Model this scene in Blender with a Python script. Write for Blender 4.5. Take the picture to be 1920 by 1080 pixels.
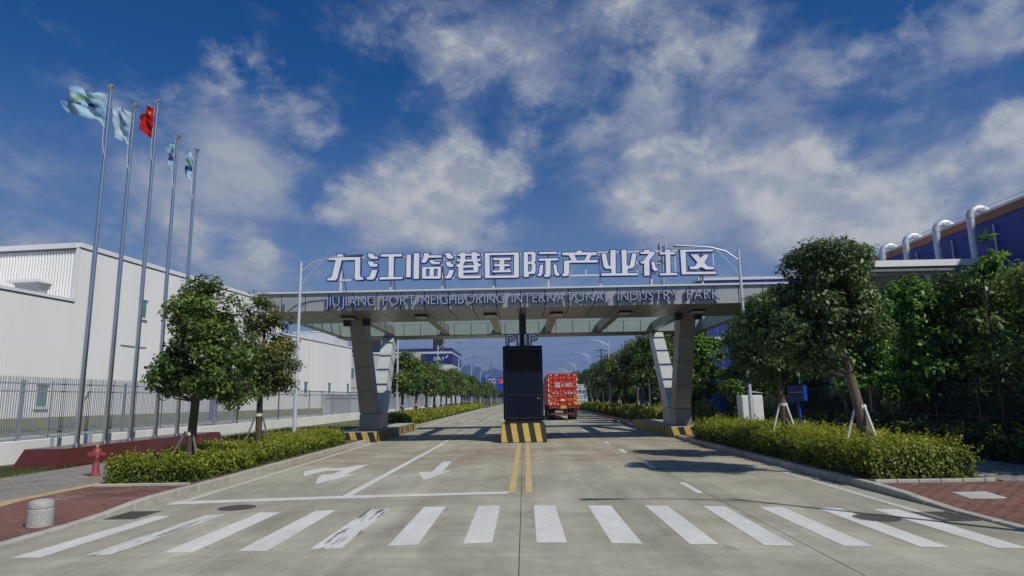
import bpy, bmesh, math, random
import numpy as np
from mathutils import Vector, Matrix, noise
from mathutils.geometry import tessellate_polygon
R = math.radians
random.seed(7); rng = np.random.default_rng(7)
scene = bpy.context.scene
for o in list(bpy.data.objects): bpy.data.objects.remove(o)
COL = scene.collection

# ------------------------------------------------------------------ camera
FPX = 1190.0; ROLL = R(1.0); VPX, VPY = 983.0, 746.0; CAMH = 2.0
_a, _b = VPX-960, -(VPY-540)
_a0 = _a*math.cos(ROLL)+_b*math.sin(ROLL); _b0 = -_a*math.sin(ROLL)+_b*math.cos(ROLL)
YAW = math.atan(_a0/FPX); PITCH = math.atan(-_b0/FPX*math.cos(YAW))
CM = Matrix.Rotation(YAW, 3, 'Z') @ Matrix.Rotation(math.pi/2+PITCH, 3, 'X') @ Matrix.Rotation(-ROLL, 3, 'Z')
cam_d = bpy.data.cameras.new('camera'); cam = bpy.data.objects.new('camera', cam_d); COL.objects.link(cam)
cam_d.sensor_width = 36; cam_d.lens = FPX/1920*36; cam_d.clip_start = .1; cam_d.clip_end = 20000
cam.location = (0, 0, CAMH); cam.rotation_euler = CM.to_euler()
scene.camera = cam

def ray(px, py): return CM @ Vector(((px-960)/FPX, -(py-540)/FPX, -1))
def G(px, py, z=0.0):
    d = ray(px, py); t = (z-CAMH)/d.z
    return Vector((d.x*t, d.y*t, z))
def PY(px, py, Y):
    d = ray(px, py); t = Y/d.y
    return Vector((d.x*t, Y, d.z*t+CAMH))

# ------------------------------------------------------------------ sun, sky, exposure
SUN_EL, SUN_AZ = R(46), R(136)            # azimuth clockwise from +Y
S = Vector((math.sin(SUN_AZ)*math.cos(SUN_EL), math.cos(SUN_AZ)*math.cos(SUN_EL), math.sin(SUN_EL)))
sun_d = bpy.data.lights.new('sun', 'SUN'); sun_d.energy = 4.1; sun_d.angle = R(.53); sun_d.color = (1, .945, .85)
sun = bpy.data.objects.new('sun', sun_d); COL.objects.link(sun)
sun.rotation_euler = S.to_track_quat('Z', 'Y').to_euler(); sun.location = (40, -40, 60)
scene.view_settings.view_transform = 'Standard'; scene.view_settings.look = 'None'
scene.view_settings.exposure = -0.03; scene.view_settings.gamma = 1.0

SKY_STRENGTH = 0.052
world = bpy.data.worlds.new('World'); scene.world = world; world.use_nodes = True
nt = world.node_tree; nt.nodes.clear()
def W(t, **k):
    n = nt.nodes.new(t)
    for a, v in k.items(): setattr(n, a, v)
    return n
def wl(a, b): nt.links.new(a, b)
def wmath(op, a, b=None, c=None, clamp=False):
    n = W('ShaderNodeMath', operation=op, use_clamp=clamp)
    for i, v in enumerate((a, b, c)):
        if v is None: continue
        if isinstance(v, (int, float)): n.inputs[i].default_value = v
        else: wl(v, n.inputs[i])
    return n.outputs[0]
def wmix(fac, a, b):
    n = W('ShaderNodeMix', data_type='RGBA')
    for i, v in ((0, fac), (6, a), (7, b)):
        if isinstance(v, (int, float)): n.inputs[i].default_value = v
        elif isinstance(v, tuple): n.inputs[i].default_value = (*v, 1)
        else: wl(v, n.inputs[i])
    return n.outputs[2]
out = W('ShaderNodeOutputWorld'); bg = W('ShaderNodeBackground'); bg.inputs[1].default_value = SKY_STRENGTH
sky = W('ShaderNodeTexSky', sky_type='NISHITA', sun_disc=False)
sky.sun_elevation = SUN_EL; sky.sun_rotation = SUN_AZ; sky.altitude = 0; sky.air_density = 1.0; sky.dust_density = .6; sky.ozone_density = 2.5
tc = W('ShaderNodeTexCoord'); dirv = tc.outputs['Generated']
sep = W('ShaderNodeSeparateXYZ'); wl(dirv, sep.inputs[0])
zden = wmath('ADD', wmath('MAXIMUM', sep.outputs[2], 0.0), 0.22)
cmb = W('ShaderNodeCombineXYZ')
wl(wmath('DIVIDE', sep.outputs[0], zden), cmb.inputs[0]); wl(wmath('DIVIDE', sep.outputs[1], zden), cmb.inputs[1])
def wnoise(vec, scale, detail, rough, dist, loc=(0, 0, 0), sc=(1, 1, 1), rot=0):
    m = W('ShaderNodeMapping'); m.inputs[1].default_value = loc; m.inputs[2].default_value = (0, 0, rot); m.inputs[3].default_value = sc
    wl(vec, m.inputs[0]); n = W('ShaderNodeTexNoise'); n.inputs['Scale'].default_value = scale
    n.inputs['Detail'].default_value = detail; n.inputs['Roughness'].default_value = rough; n.inputs['Distortion'].default_value = dist
    wl(m.outputs[0], n.inputs['Vector']); return n.outputs[0]
def wrange(v, a, b, lo=0.0, hi=1.0, it='SMOOTHSTEP'):
    n = W('ShaderNodeMapRange', interpolation_type=it); wl(v, n.inputs[0])
    n.inputs[1].default_value = a; n.inputs[2].default_value = b; n.inputs[3].default_value = lo; n.inputs[4].default_value = hi
    return n.outputs[0]
n_big = wnoise(cmb.outputs[0], 1.5, 10, .60, .35, (3.1, 1.7, 0))
n_wisp = wnoise(cmb.outputs[0], 3.0, 10, .66, .8, (7.3, .4, 0), (1.0, .42, 1), R(-32))
n_puff = wnoise(dirv, 7.5, 10, .62, .2, (1.2, 5.0, 2.0), (1, 1, 1.5))
# cloud banks: (pixel direction of the bank's middle, angular radius, weight)
BANKS = [(800, 400, 5, .12), (700, 400, 4, .10), (900, 370, 4, .10), (1200, 400, 5, .16), (1280, 400, 4, .12), (1480, 420, 6, .16), (1650, 430, 5, .14), (420, 330, 5, .08), (500, 320, 4, .08), (150, 340, 8, .02), (250, 440, 9, .08), (450, 440, 7, .10), (600, 460, 7, .08), (1000, 480, 10, .06), (1400, 200, 6, .10), (1040, 250, 4, .10),
         (780, 385, 6, .24), (690, 365, 4, .20), (880, 395, 4.5, .18), (800, 320, 5, .14), (900, 320, 5, .14), (470, 290, 5, .15), (530, 300, 4, .12), (400, 280, 6, .08), (1220, 370, 5, .16), (1250, 310, 6, .14), (1330, 270, 6, .10),
         (1450, 370, 6, .16), (1550, 350, 6, .16), (1650, 380, 6, .20), (1780, 360, 6, .15), (1880, 330, 5, .10), (1000, 220, 6, .10), (950, 90, 8, .13), (1100, 130, 8, .15), (1200, 120, 8, .15), (1330, 60, 8, .14), (1400, 10, 6, .12), (760, 20, 7, .08),
         (900, 160, 6, .06), (1160, 190, 6, .08), (1800, 50, 2.6, .17), (1740, 90, 2.6, .17), (1670, 115, 2.4, .14), (1590, 135, 2.4, .11), (1500, 150, 2.4, .09), (1860, 15, 2.6, .16), (1640, 10, 3, .08), (1780, 150, 3, .08), (1620, 180, 3, .07), (490, 482, 2.4, .22), (40, 200, 5, .04), (90, 430, 8, .10), (250, 470, 8, .10),
         (1895, 238, 2, .16), (590, 60, 4, .05), (310, 120, 2.5, .06), (410, 145, 2, .07), (150, 280, 7, -.06), (60, 260, 5, -.08), (250, 330, 5, -.08), (300, 400, 7, .07), (680, 240, 5, .04), (1550, 60, 3, .04),
         (1700, 260, 6, -.14), (1560, 250, 4, -.05), (1290, 180, 3, -.06), (1010, 320, 3, -.16), (990, 440, 4, -.14), (350, 20, 8, -.10), (100, 60, 9, -.13), (620, 280, 3, -.10), (380, 370, 3, -.03), (560, 400, 3, -.08), (560, 180, 5, -.06), (1070, 420, 4, -.08), (240, 210, 4, -.06), (760, 250, 3, -.08), (730, 170, 4, -.05)]
bias = None
for px, py, rad, wt in BANKS:
    d = ray(px, py).normalized()
    vm = W('ShaderNodeVectorMath', operation='DOT_PRODUCT'); wl(dirv, vm.inputs[0]); vm.inputs[1].default_value = d
    b_ = wrange(vm.outputs['Value'], math.cos(R(rad*1.45)), 1.0, 0, wt, 'SMOOTHERSTEP')
    bias = b_ if bias is None else wmath('ADD', bias, b_)
dens = wmath('ADD', wmath('MULTIPLY', n_big, .70), wmath('MULTIPLY', n_puff, .62))
dens = wmath('ADD', dens, wmath('MULTIPLY', n_wisp, .50))
dens = wmath('ADD', dens, wmath('MULTIPLY', bias, .47))
alpha = wmath('ADD', wmath('MULTIPLY', wrange(dens, .89, 1.13), .56), wmath('MULTIPLY', wrange(dens, 1.04, 1.28), .20))
# heaped clouds: billowing cells, sharper edges, brighter where they bulge
HEAPS = [(800, 385, 4.0, .50), (690, 360, 2.6, .52), (640, 375, 2.2, .42), (890, 395, 3.0, .46), (870, 320, 3.2, .46), (950, 335, 2.6, .38), (760, 315, 2.4, .34), (720, 410, 2.6, .36), (500, 290, 3.4, .24), (430, 275, 3.6, .18), (540, 310, 2.6, .24), (1220, 345, 3.8, .52), (1250, 395, 3.2, .46), (1300, 300, 3.6, .36), (1180, 290, 3.4, .28),
         (1430, 345, 3.6, .42), (1530, 350, 4.2, .50), (1640, 385, 4.2, .55), (1500, 400, 4.2, .45), (1720, 360, 3.4, .38), (1600, 430, 4, .40), (1820, 340, 3.6, .30), (488, 482, 1.5, .42), (1100, 60, 6, .20), (1200, 110, 5.5, .22), (1330, 80, 5, .18), (950, 60, 5, .14), (1010, 225, 3.2, .34), (960, 215, 2.6, .28), (1160, 170, 5, .26), (1830, 30, 2.2, .30), (1770, 70, 1.9, .30), (1720, 95, 1.6, .30), (1660, 20, 2, .2), (390, 110, 1.6, .26), (410, 145, 1.4, .28), (320, 80, 1.4, .2), (510, 100, 1.8, .2), (1900, 238, 1.8, .45), (20, 470, 4, .2), (250, 470, 5, .2)]
hb = None
for px, py, rad, wt in HEAPS:
    d = ray(px, py).normalized()
    vm = W('ShaderNodeVectorMath', operation='DOT_PRODUCT'); wl(dirv, vm.inputs[0]); vm.inputs[1].default_value = d
    b_ = wrange(vm.outputs['Value'], math.cos(R(rad*1.6)), 1.0, 0, wt, 'SMOOTHERSTEP')
    hb = b_ if hb is None else wmath('SMOOTH_MAX', hb, b_, .15)
b0 = wnoise(dirv, 13, 5, .55, .15, (4, 1, 7), (1, 1, 1.35)); b1 = wnoise(dirv, 13, 5, .55, .15, (4.014, .99, 7.03), (1, 1, 1.35))
bil = wmath('SUBTRACT', .55, wmath('ABSOLUTE', wmath('MULTIPLY', wmath('SUBTRACT', b0, .5), 3.2)))
d2 = wmath('ADD', hb, wmath('ADD', wmath('MULTIPLY', bil, .16), wmath('MULTIPLY', wmath('SUBTRACT', n_puff, .5), 1.55)))
heap = wmath('MULTIPLY', wrange(d2, .20, .62), .84)
lit = wmath('ADD', wmath('MULTIPLY', d2, .85), wmath('MULTIPLY', wmath('SUBTRACT', b0, b1), 1.5))
alpha = wmath('MINIMUM', alpha, .95)
horizon = wrange(sep.outputs[2], -.02, .48, .86, 0.0)
alpha2 = wmath('ADD', alpha, wmath('MULTIPLY', horizon, wmath('SUBTRACT', 1.0, alpha)))
core = wrange(dens, .98, 1.32)
k = 1/SKY_STRENGTH
ccol = wmix(core, (.21*k, .265*k, .40*k), (.47*k, .48*k, .51*k))
hz = (.255*k, .28*k, .37*k)
ccol2 = wmix(wmath('MULTIPLY', wrange(sep.outputs[2], .02, .20, 1, 0), .7), ccol, hz)
hcol = wmix(wrange(lit, .16, .80), (.31*k, .35*k, .43*k), (.58*k, .59*k, .58*k))
hs = W('ShaderNodeHueSaturation'); hs.inputs['Saturation'].default_value = 1.42; hs.inputs['Value'].default_value = 1.0; wl(sky.outputs[0], hs.inputs['Color'])
tint = W('ShaderNodeMix', data_type='RGBA', blend_type='MULTIPLY'); tint.inputs[0].default_value = 1; wl(hs.outputs[0], tint.inputs[6]); tint.inputs[7].default_value = (.58, 1.06, 1.40, 1)
world.cycles.sampling_method = 'MANUAL'; world.cycles.sample_map_resolution = 256
skyc = wmix(heap, wmix(alpha2, tint.outputs[2], ccol2), hcol)
wl(skyc, bg.inputs[0]); wl(bg.outputs[0], out.inputs[0])

# ------------------------------------------------------------------ render set-up
scene.render.engine = 'CYCLES'
scene.cycles.max_bounces = 6; scene.cycles.transparent_max_bounces = 8; scene.cycles.volume_bounces = 0

# ------------------------------------------------------------------ materials
MATS = {}
def mat(name, col, rough=.6, metal=0.0, var=.10, scale=2.0, bump=0.0, bscale=40.0, spec=.5, dirt=0.0, dirtcol=(.08, .07, .06), sc=(1, 1, 1), obj=False):
    m = bpy.data.materials.new(name); m.use_nodes = True; t = m.node_tree; n = t.nodes; L = t.links
    p = n['Principled BSDF']; p.inputs['Roughness'].default_value = rough; p.inputs['Metallic'].default_value = metal
    p.inputs['Specular IOR Level'].default_value = spec
    if obj:
        g = n.new('ShaderNodeTexCoord'); vec = g.outputs['Object']
    else:
        g = n.new('ShaderNodeNewGeometry'); vec = g.outputs['Position']
    mp = n.new('ShaderNodeMapping'); mp.inputs[3].default_value = sc; L.new(vec, mp.inputs[0]); vec = mp.outputs[0]
    a = n.new('ShaderNodeTexNoise'); a.inputs['Scale'].default_value = scale; a.inputs['Detail'].default_value = 6; a.inputs['Roughness'].default_value = .65; L.new(vec, a.inputs['Vector'])
    mr = n.new('ShaderNodeMapRange'); L.new(a.outputs[0], mr.inputs[0]); mr.inputs[1].default_value = .3; mr.inputs[2].default_value = .7
    mr.inputs[3].default_value = 1-var; mr.inputs[4].default_value = 1+var
    vm = n.new('ShaderNodeVectorMath'); vm.operation = 'SCALE'; vm.inputs[0].default_value = col; L.new(mr.outputs[0], vm.inputs['Scale'])
    c = vm.outputs[0]
    if dirt:
        b = n.new('ShaderNodeTexNoise'); b.inputs['Scale'].default_value = scale*.45; b.inputs['Detail'].default_value = 8; b.inputs['Roughness'].default_value = .7; L.new(vec, b.inputs['Vector'])
        r2 = n.new('ShaderNodeMapRange'); L.new(b.outputs[0], r2.inputs[0]); r2.inputs[1].default_value = .48; r2.inputs[2].default_value = .75; r2.inputs[3].default_value = 0; r2.inputs[4].default_value = dirt
        mx = n.new('ShaderNodeMix'); mx.data_type = 'RGBA'; L.new(r2.outputs[0], mx.inputs[0]); L.new(c, mx.inputs[6]); mx.inputs[7].default_value = (*dirtcol, 1); c = mx.outputs[2]
    L.new(c, p.inputs['Base Color'])
    if bump:
        b2 = n.new('ShaderNodeTexNoise'); b2.inputs['Scale'].default_value = bscale; b2.inputs['Detail'].default_value = 4; L.new(vec, b2.inputs['Vector'])
        bp = n.new('ShaderNodeBump'); bp.inputs['Strength'].default_value = bump; bp.inputs['Distance'].default_value = .02
        L.new(b2.outputs[0], bp.inputs['Height']); L.new(bp.outputs[0], p.inputs['Normal'])
    MATS[name] = m; return m

class NT:     # small node helper for the hand-made materials
    def __init__(s, name):
        s.m = bpy.data.materials.new(name); s.m.use_nodes = True; s.t = s.m.node_tree; s.p = s.t.nodes['Principled BSDF']; MATS[name] = s.m
    def n(s, ty, **k):
        x = s.t.nodes.new(ty)
        for a, v in k.items(): setattr(x, a, v)
        return x
    def put(s, v, sock):
        if isinstance(v, (int, float)): sock.default_value = v
        elif isinstance(v, (tuple, list)): sock.default_value = v
        else: s.t.links.new(v, sock)
    def math(s, op, a, b=None, c=None, clamp=False):
        x = s.n('ShaderNodeMath', operation=op, use_clamp=clamp)
        for i, v in enumerate((a, b, c)):
            if v is not None: s.put(v, x.inputs[i])
        return x.outputs[0]
    def noise(s, vec, scale, detail=4, rough=.6, sc=(1, 1, 1), dist=0, loc=(0, 0, 0)):
        mp = s.n('ShaderNodeMapping'); mp.inputs[1].default_value = loc; mp.inputs[3].default_value = sc; s.put(vec, mp.inputs[0])
        x = s.n('ShaderNodeTexNoise'); x.inputs['Scale'].default_value = scale; x.inputs['Detail'].default_value = detail; x.inputs['Roughness'].default_value = rough; x.inputs['Distortion'].default_value = dist
        s.put(mp.outputs[0], x.inputs['Vector']); return x.outputs[0]
    def rng(s, v, a, b, lo=0.0, hi=1.0, smooth=False):
        x = s.n('ShaderNodeMapRange', interpolation_type='SMOOTHSTEP' if smooth else 'LINEAR'); s.put(v, x.inputs[0])
        for i, q in enumerate((a, b, lo, hi)): x.inputs[i+1].default_value = q
        return x.outputs[0]
    def mix(s, f, a, b):
        x = s.n('ShaderNodeMix', data_type='RGBA'); s.put(f, x.inputs[0])
        for i, v in ((6, a), (7, b)): s.put((*v, 1) if isinstance(v, tuple) and len(v) == 3 else v, x.inputs[i])
        return x.outputs[2]
    def scale(s, c, f):
        x = s.n('ShaderNodeVectorMath', operation='SCALE'); s.put(c, x.inputs[0]); s.put(f, x.inputs['Scale']); return x.outputs[0]
    def pos(s): return s.n('ShaderNodeNewGeometry').outputs['Position']
    def xyz(s, v):
        x = s.n('ShaderNodeSeparateXYZ'); s.put(v, x.inputs[0]); return x.outputs
    def bump(s, h, strength, dist=.01):
        b = s.n('ShaderNodeBump'); b.inputs['Strength'].default_value = strength; b.inputs['Distance'].default_value = dist; s.put(h, b.inputs['Height']); s.put(b.outputs[0], s.p.inputs['Normal'])

def concrete_road():
    h = NT('road_concrete'); v = h.pos(); x, y, z = h.xyz(v)
    base = h.mix(h.rng(h.noise(v, .35, 6, .65, (1, 1, 1), .8), .32, .68), (.285, .272, .210), (.445, .428, .340))
    base = h.scale(base, h.rng(h.noise(v, 2.6, 6, .7), .3, .7, .90, 1.09))
    base = h.scale(base, h.rng(h.noise(v, 60, 3, .7), .25, .75, .84, 1.14)); base = h.scale(base, h.rng(h.noise(v, 14, 4, .75), .3, .7, .92, 1.07))
    streak = h.noise(v, 1.0, 5, .6, (1.6, .12, 1))                    # wear running along the lanes
    base = h.scale(base, h.rng(streak, .38, .70, 1.06, .80))
    lane = h.math('COSINE', h.math('MULTIPLY', h.math('ADD', x, .1), 2*math.pi/1.9))    # wheel paths of the lanes
    lane = h.math('MULTIPLY', h.rng(lane, .1, 1, 0, 1, True), h.rng(h.noise(v, .5, 5, .6, (1, .25, 1), .3, (5, 5, 0)), .38, .62))
    base = h.scale(base, h.math('SUBTRACT', 1.0, h.math('MULTIPLY', lane, .17)))
    oil = h.rng(h.noise(v, 1.3, 5, .6, (1, .6, 1), .4, (17, 2, 0)), .66, .74, 0, .5)
    base = h.mix(oil, base, (.13, .12, .10))
    cross = h.noise(v, 1.0, 6, .65, (.25, 2.4, 1), 1.5)               # brushed finish across the slab
    base = h.scale(base, h.rng(cross, .35, .7, .95, 1.06))
    rx = h.math('MULTIPLY', h.rng(y, 19, 21.5, 0, 1, True), h.rng(y, 25, 29.5, 1, 0, True))
    rx = h.math('MULTIPLY', rx, h.rng(h.noise(v, .8, 6, .7, (.5, 2.2, 1), 1.0, (4, 2, 0)), .44, .66))
    base = h.mix(h.math('MULTIPLY', rx, .75), base, (.25, .13, .075))   # rusty spill before the gate
    grime = h.rng(h.noise(v, .55, 8, .72, (1, 1, 1), .6, (9, 3, 0)), .54, .78, 0, .42)
    base = h.mix(grime, base, (.19, .18, .16))
    spot = h.rng(h.noise(v, 4.5, 2, .5, (1, 1, 1), 0, (31, 7, 0)), .755, .79, 0, .75)
    base = h.mix(spot, base, (.06, .055, .05))
    crk = h.n('ShaderNodeTexVoronoi', feature='DISTANCE_TO_EDGE'); crk.inputs['Scale'].default_value = .16
    mp = h.n('ShaderNodeMapping'); h.put(v, mp.inputs[0]); wv = h.n('ShaderNodeVectorMath', operation='ADD')
    nz = h.n('ShaderNodeTexNoise'); nz.inputs['Scale'].default_value = 1.2; nz.inputs['Detail'].default_value = 6; h.put(v, nz.inputs['Vector'])
    h.put(mp.outputs[0], wv.inputs[0]); h.put(h.scale(nz.outputs[1], .9), wv.inputs[1]); h.put(wv.outputs[0], crk.inputs['Vector'])
    ck = h.math('MULTIPLY', h.rng(crk.outputs[0], .0, .0016, 1, 0), h.rng(h.noise(v, .3, 3), .5, .6))
    base = h.mix(h.math('MULTIPLY', ck, .6), base, (.10, .095, .085))
    h.put(base, h.p.inputs['Base Color']); h.p.inputs['Roughness'].default_value = .88; h.p.inputs['Specular IOR Level'].default_value = .25
    h.bump(h.noise(v, 90, 4, .7), .22, .006)
concrete_road()

def road_paint(name, col, wear=.5, streaks=False):
    h = NT(name); v = h.pos()
    c = h.scale(col, h.rng(h.noise(v, 7, 6, .7), .3, .7, .90, 1.06))
    w = h.rng(h.noise(v, 5.5, 9, .75), .57, .72, 0, wear); c = h.scale(c, h.rng(h.noise(v, 1.2, 6, .7, (1.5, .5, 1)), .35, .65, .86, 1.03))
    c = h.mix(w, c, (.30, .29, .265))
    w2 = h.rng(h.noise(v, 45, 4, .8), .64, .72, 0, wear)
    c = h.mix(w2, c, (.33, .32, .29))
    if streaks:
        s = h.rng(h.noise(v, 5.0, 7, .65, (2.4, .16, 1), .4), .53, .60, 0, .95)
        c = h.mix(s, c, (.045, .045, .05))
    h.put(c, h.p.inputs['Base Color']); h.p.inputs['Roughness'].default_value = .75; h.bump(h.noise(v, 70, 3), .15, .005)
road_paint('white_paint', (.65, .64, .605), .45)
road_paint('worn_white_paint', (.65, .64, .605), .55, True)
road_paint('faded_white_paint', (.55, .55, .52), .9)
road_paint('yellow_paint', (.56, .41, .18), .55)
road_paint('orange_paint', (.52, .30, .13), .9)

mat('joint_filler', (.20, .19, .165), .9, var=.4, scale=9)
mat('kerb_concrete', (.40, .385, .335), .9, var=.16, scale=3, bump=.3, bscale=60, dirt=.6, dirtcol=(.17, .15, .12))
mat('pavement_bed', (.12, .10, .085), .95, var=.3, scale=6)
mat('grey_paver', (.235, .225, .20), .9, var=.22, scale=1.4, bump=.3, bscale=50, dirt=.5, dirtcol=(.13, .12, .10))
mat('tactile_yellow', (.46, .35, .17), .85, var=.15, scale=3, dirt=.5, dirtcol=(.22, .18, .12))
def red_paver():
    h = NT('red_paver'); g = h.n('ShaderNodeNewGeometry'); v = g.outputs['Position']
    c = h.mix(g.outputs['Random Per Island'], (.135, .064, .052), (.215, .102, .084))
    c = h.scale(c, h.rng(h.noise(v, 1.1, 6, .7), .3, .7, .75, 1.2))
    dst = h.rng(h.noise(v, .9, 8, .72, (1, 1, 1), .5, (2, 6, 0)), .56, .72, 0, .6)
    c = h.mix(dst, c, (.33, .29, .26))
    h.put(c, h.p.inputs['Base Color']); h.p.inputs['Roughness'].default_value = .88; h.bump(h.noise(v, 80, 3), .3, .006)
red_paver()
mat('granite_speckle', (.36, .35, .33), .55, var=.45, scale=55, bump=.1, bscale=120)
mat('red_granite', (.088, .021, .016), .22, var=.22, scale=60, spec=.5, dirt=.10, dirtcol=(.20, .12, .10))
mat('grass_blade_ground', (.115, .125, .040), .95, var=.35, scale=1.1, bump=.6, bscale=30, dirt=.6, dirtcol=(.16, .13, .06))
mat('far_ground', (.12, .115, .085), .95, var=.3, scale=.05)
mat('bare_soil', (.10, .075, .05), .95, var=.3, scale=3, bump=.5)
mat('wall_white_render', (.70, .71, .69), .85, var=.07, scale=.5, bump=.1, bscale=30, dirt=.35, dirtcol=(.48, .48, .45), sc=(1, 1, .4))
mat('warehouse_white', (.73, .73, .715), .6, var=.05, scale=.2, dirt=.22, dirtcol=(.58, .58, .56), sc=(1, 1, .07))
mat('warehouse_trim', (.66, .67, .67), .5, var=.05, scale=1)
mat('trim_dark', (.16, .17, .18), .6, var=.1)
mat('teal_glass', (.10, .21, .22), .12, var=.15, scale=1, spec=.8)
mat('fence_grey', (.33, .36, .42), .45, .4, var=.08, scale=2)
mat('fence_dark', (.03, .035, .05), .5, var=.1)
mat('fence_blue', (.02, .05, .32), .5, var=.1)
mat('steel_brushed', (.66, .63, .60), .24, 1.0, var=.06, scale=2)
mat('steel_galv', (.42, .46, .52), .38, .65, var=.12, scale=3)
mat('lamp_white', (.50, .55, .62), .45, .2, var=.05)
mat('lamp_head_grey', (.10, .11, .12), .4, .3, var=.1)
mat('hydrant_red', (.25, .045, .052), .55, var=.3, scale=9, dirt=.4, dirtcol=(.30, .14, .13))
mat('hydrant_yellow', (.55, .35, .05), .5, var=.1)
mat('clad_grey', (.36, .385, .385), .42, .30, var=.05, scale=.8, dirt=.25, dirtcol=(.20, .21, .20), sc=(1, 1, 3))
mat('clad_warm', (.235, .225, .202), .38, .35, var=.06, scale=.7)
mat('clad_leg_lit', (.46, .50, .48), .42, .15, var=.05, scale=.8)  # rear legs: sunlit copy of the leg cladding, brightness put into the colour
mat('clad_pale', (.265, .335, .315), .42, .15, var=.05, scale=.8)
mat('clad_joint', (.02, .02, .022), .7, var=.1)
mat('coping', (.66, .67, .66), .4, .3, var=.05)
mat('downlight_lens', (.50, .46, .38), .4, var=.05)
mat('sign_face', (.70, .715, .75), .45, var=.03, scale=1)
mat('sign_rim', (.014, .022, .24), .4, var=.08, scale=1)
mat('letter_face', (.40, .44, .54), .4, .2, var=.05)
mat('pylon_letter', (.78, .80, .86), .5, 0, var=.04)
mat('sign_frame_white', (.70, .69, .66), .5, var=.06)
mat('black_gloss', (.006, .006, .009), .22, var=.1, spec=.16)
mat('black_matt', (.011, .011, .013), .5, var=.1)
mat('screen_dark', (.013, .011, .010), .35, var=.12, scale=1, spec=.12)
mat('screen_navy', (.003, .006, .016), .10, var=.1, spec=.30)
mat('bark', (.075, .055, .04), .95, var=.35, scale=9, bump=.8, bscale=25, sc=(1, 1, .35), obj=True)
mat('bark_pale', (.13, .10, .075), .95, var=.35, scale=9, bump=.8, bscale=25, sc=(1, 1, .35), obj=True)
mat('stake_white', (.62, .62, .60), .6, var=.12, scale=4, dirt=.3, dirtcol=(.35, .32, .28))
mat('stake_grey', (.13, .12, .105), .8, var=.2, scale=5)
mat('hill_hazed_green', (.022, .045, .045), .95, var=.3, scale=.01)  # blue-green: part of the distance haze is put into the hill colour
mat('cabinet_white', (.68, .69, .68), .5, var=.04, scale=2, dirt=.12, dirtcol=(.45, .44, .40))
mat('sign_blue', (.012, .05, .42), .4, var=.06)
mat('sign_navy', (.012, .02, .14), .4, var=.08)
mat('blue_clad', (.026, .034, .235), .42, .1, var=.10, scale=.4)
mat('orange_trim', (.33, .13, .055), .5, var=.1)
mat('duct_metal', (.50, .54, .60), .5, .3, var=.14, scale=2)
mat('grey_wall', (.36, .37, .40), .8, var=.08, scale=.4)
mat('grey_wall_light', (.50, .52, .55), .75, var=.05, scale=.3)
mat('wall_lilac', (.46, .48, .53), .8, var=.05, scale=.2)
mat('chiller_black', (.02, .02, .025), .6, var=.2)
mat('gold_mark', (.50, .33, .06), .5)
mat('white_plain', (.75, .75, .75), .5, var=.03)
mat('truck_red', (.50, .045, .022), .42, var=.14, scale=2, dirt=.3, dirtcol=(.28, .07, .045))
mat('truck_dark_red', (.16, .025, .02), .6, var=.2)
mat('truck_orange', (.62, .15, .02), .5, var=.15, scale=3)
mat('truck_white', (.50, .51, .50), .5, var=.08, scale=1, dirt=.3, dirtcol=(.30, .29, .27))
mat('chassis_black', (.015, .014, .014), .7, var=.3)
mat('tyre', (.014, .014, .015), .85, var=.2)
mat('plate_yellow', (.62, .42, .03), .5, var=.05)
mat('skin', (.40, .24, .17), .6, var=.04)
mat('cloth_white', (.68, .70, .72), .8, var=.05)
mat('cloth_blue', (.03, .12, .38), .8, var=.1)
mat('cloth_black', (.02, .02, .025), .8, var=.1)
mat('iron', (.11, .10, .092), .7, .3, var=.3, scale=15, bump=.4, bscale=80)
mat('black_void', (.008, .008, .008), .9)
mat('patch_concrete', (.42, .41, .38), .9, var=.12, scale=2)
mat('wire', (.05, .05, .055), .6)

def leafmat(name, c0, c1, c2, trans=.28, rough=.42):
    h = NT(name)
    at = h.n('ShaderNodeAttribute', attribute_name='tint'); t = at.outputs['Fac']
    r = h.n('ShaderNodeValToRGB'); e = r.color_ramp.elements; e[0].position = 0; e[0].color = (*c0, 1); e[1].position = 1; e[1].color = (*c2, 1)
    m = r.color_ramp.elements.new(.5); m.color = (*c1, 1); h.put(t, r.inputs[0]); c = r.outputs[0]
    h.put(c, h.p.inputs['Base Color']); h.p.inputs['Roughness'].default_value = rough; h.p.inputs['Specular IOR Level'].default_value = .4
    tr = h.n('ShaderNodeBsdfTranslucent'); h.put(h.scale(c, 1.5), tr.inputs[0])
    mx = h.n('ShaderNodeMixShader'); mx.inputs[0].default_value = trans; h.put(h.p.outputs[0], mx.inputs[1]); h.put(tr.outputs[0], mx.inputs[2])
    o = h.t.nodes['Material Output']; h.put(mx.outputs[0], o.inputs[0])
leafmat('leaf_tree', (.014, .036, .007), (.078, .145, .021), (.23, .30, .048), .32, .42)
leafmat('leaf_tree_brown', (.018, .034, .009), (.085, .122, .024), (.24, .210, .050), .28, .44)
leafmat('leaf_glossy', (.014, .034, .010), (.078, .138, .036), (.21, .265, .088), .28, .43)
leafmat('leaf_bright', (.016, .054, .008), (.092, .205, .020), (.25, .37, .038), .38, .45)
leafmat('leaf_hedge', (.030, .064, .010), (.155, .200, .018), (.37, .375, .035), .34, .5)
leafmat('leaf_dark_shrub', (.014, .034, .011), (.045, .088, .022), (.12, .17, .034), .28, .5)
leafmat('leaf_yellow_bush', (.12, .12, .018), (.27, .23, .036), (.45, .34, .06), .35, .5)
leafmat('grass_blade', (.04, .06, .012), (.085, .11, .024), (.17, .16, .05), .3, .6)
mat('hedge_twigs', (.020, .022, .010), .95, var=.4, scale=12)

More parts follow.
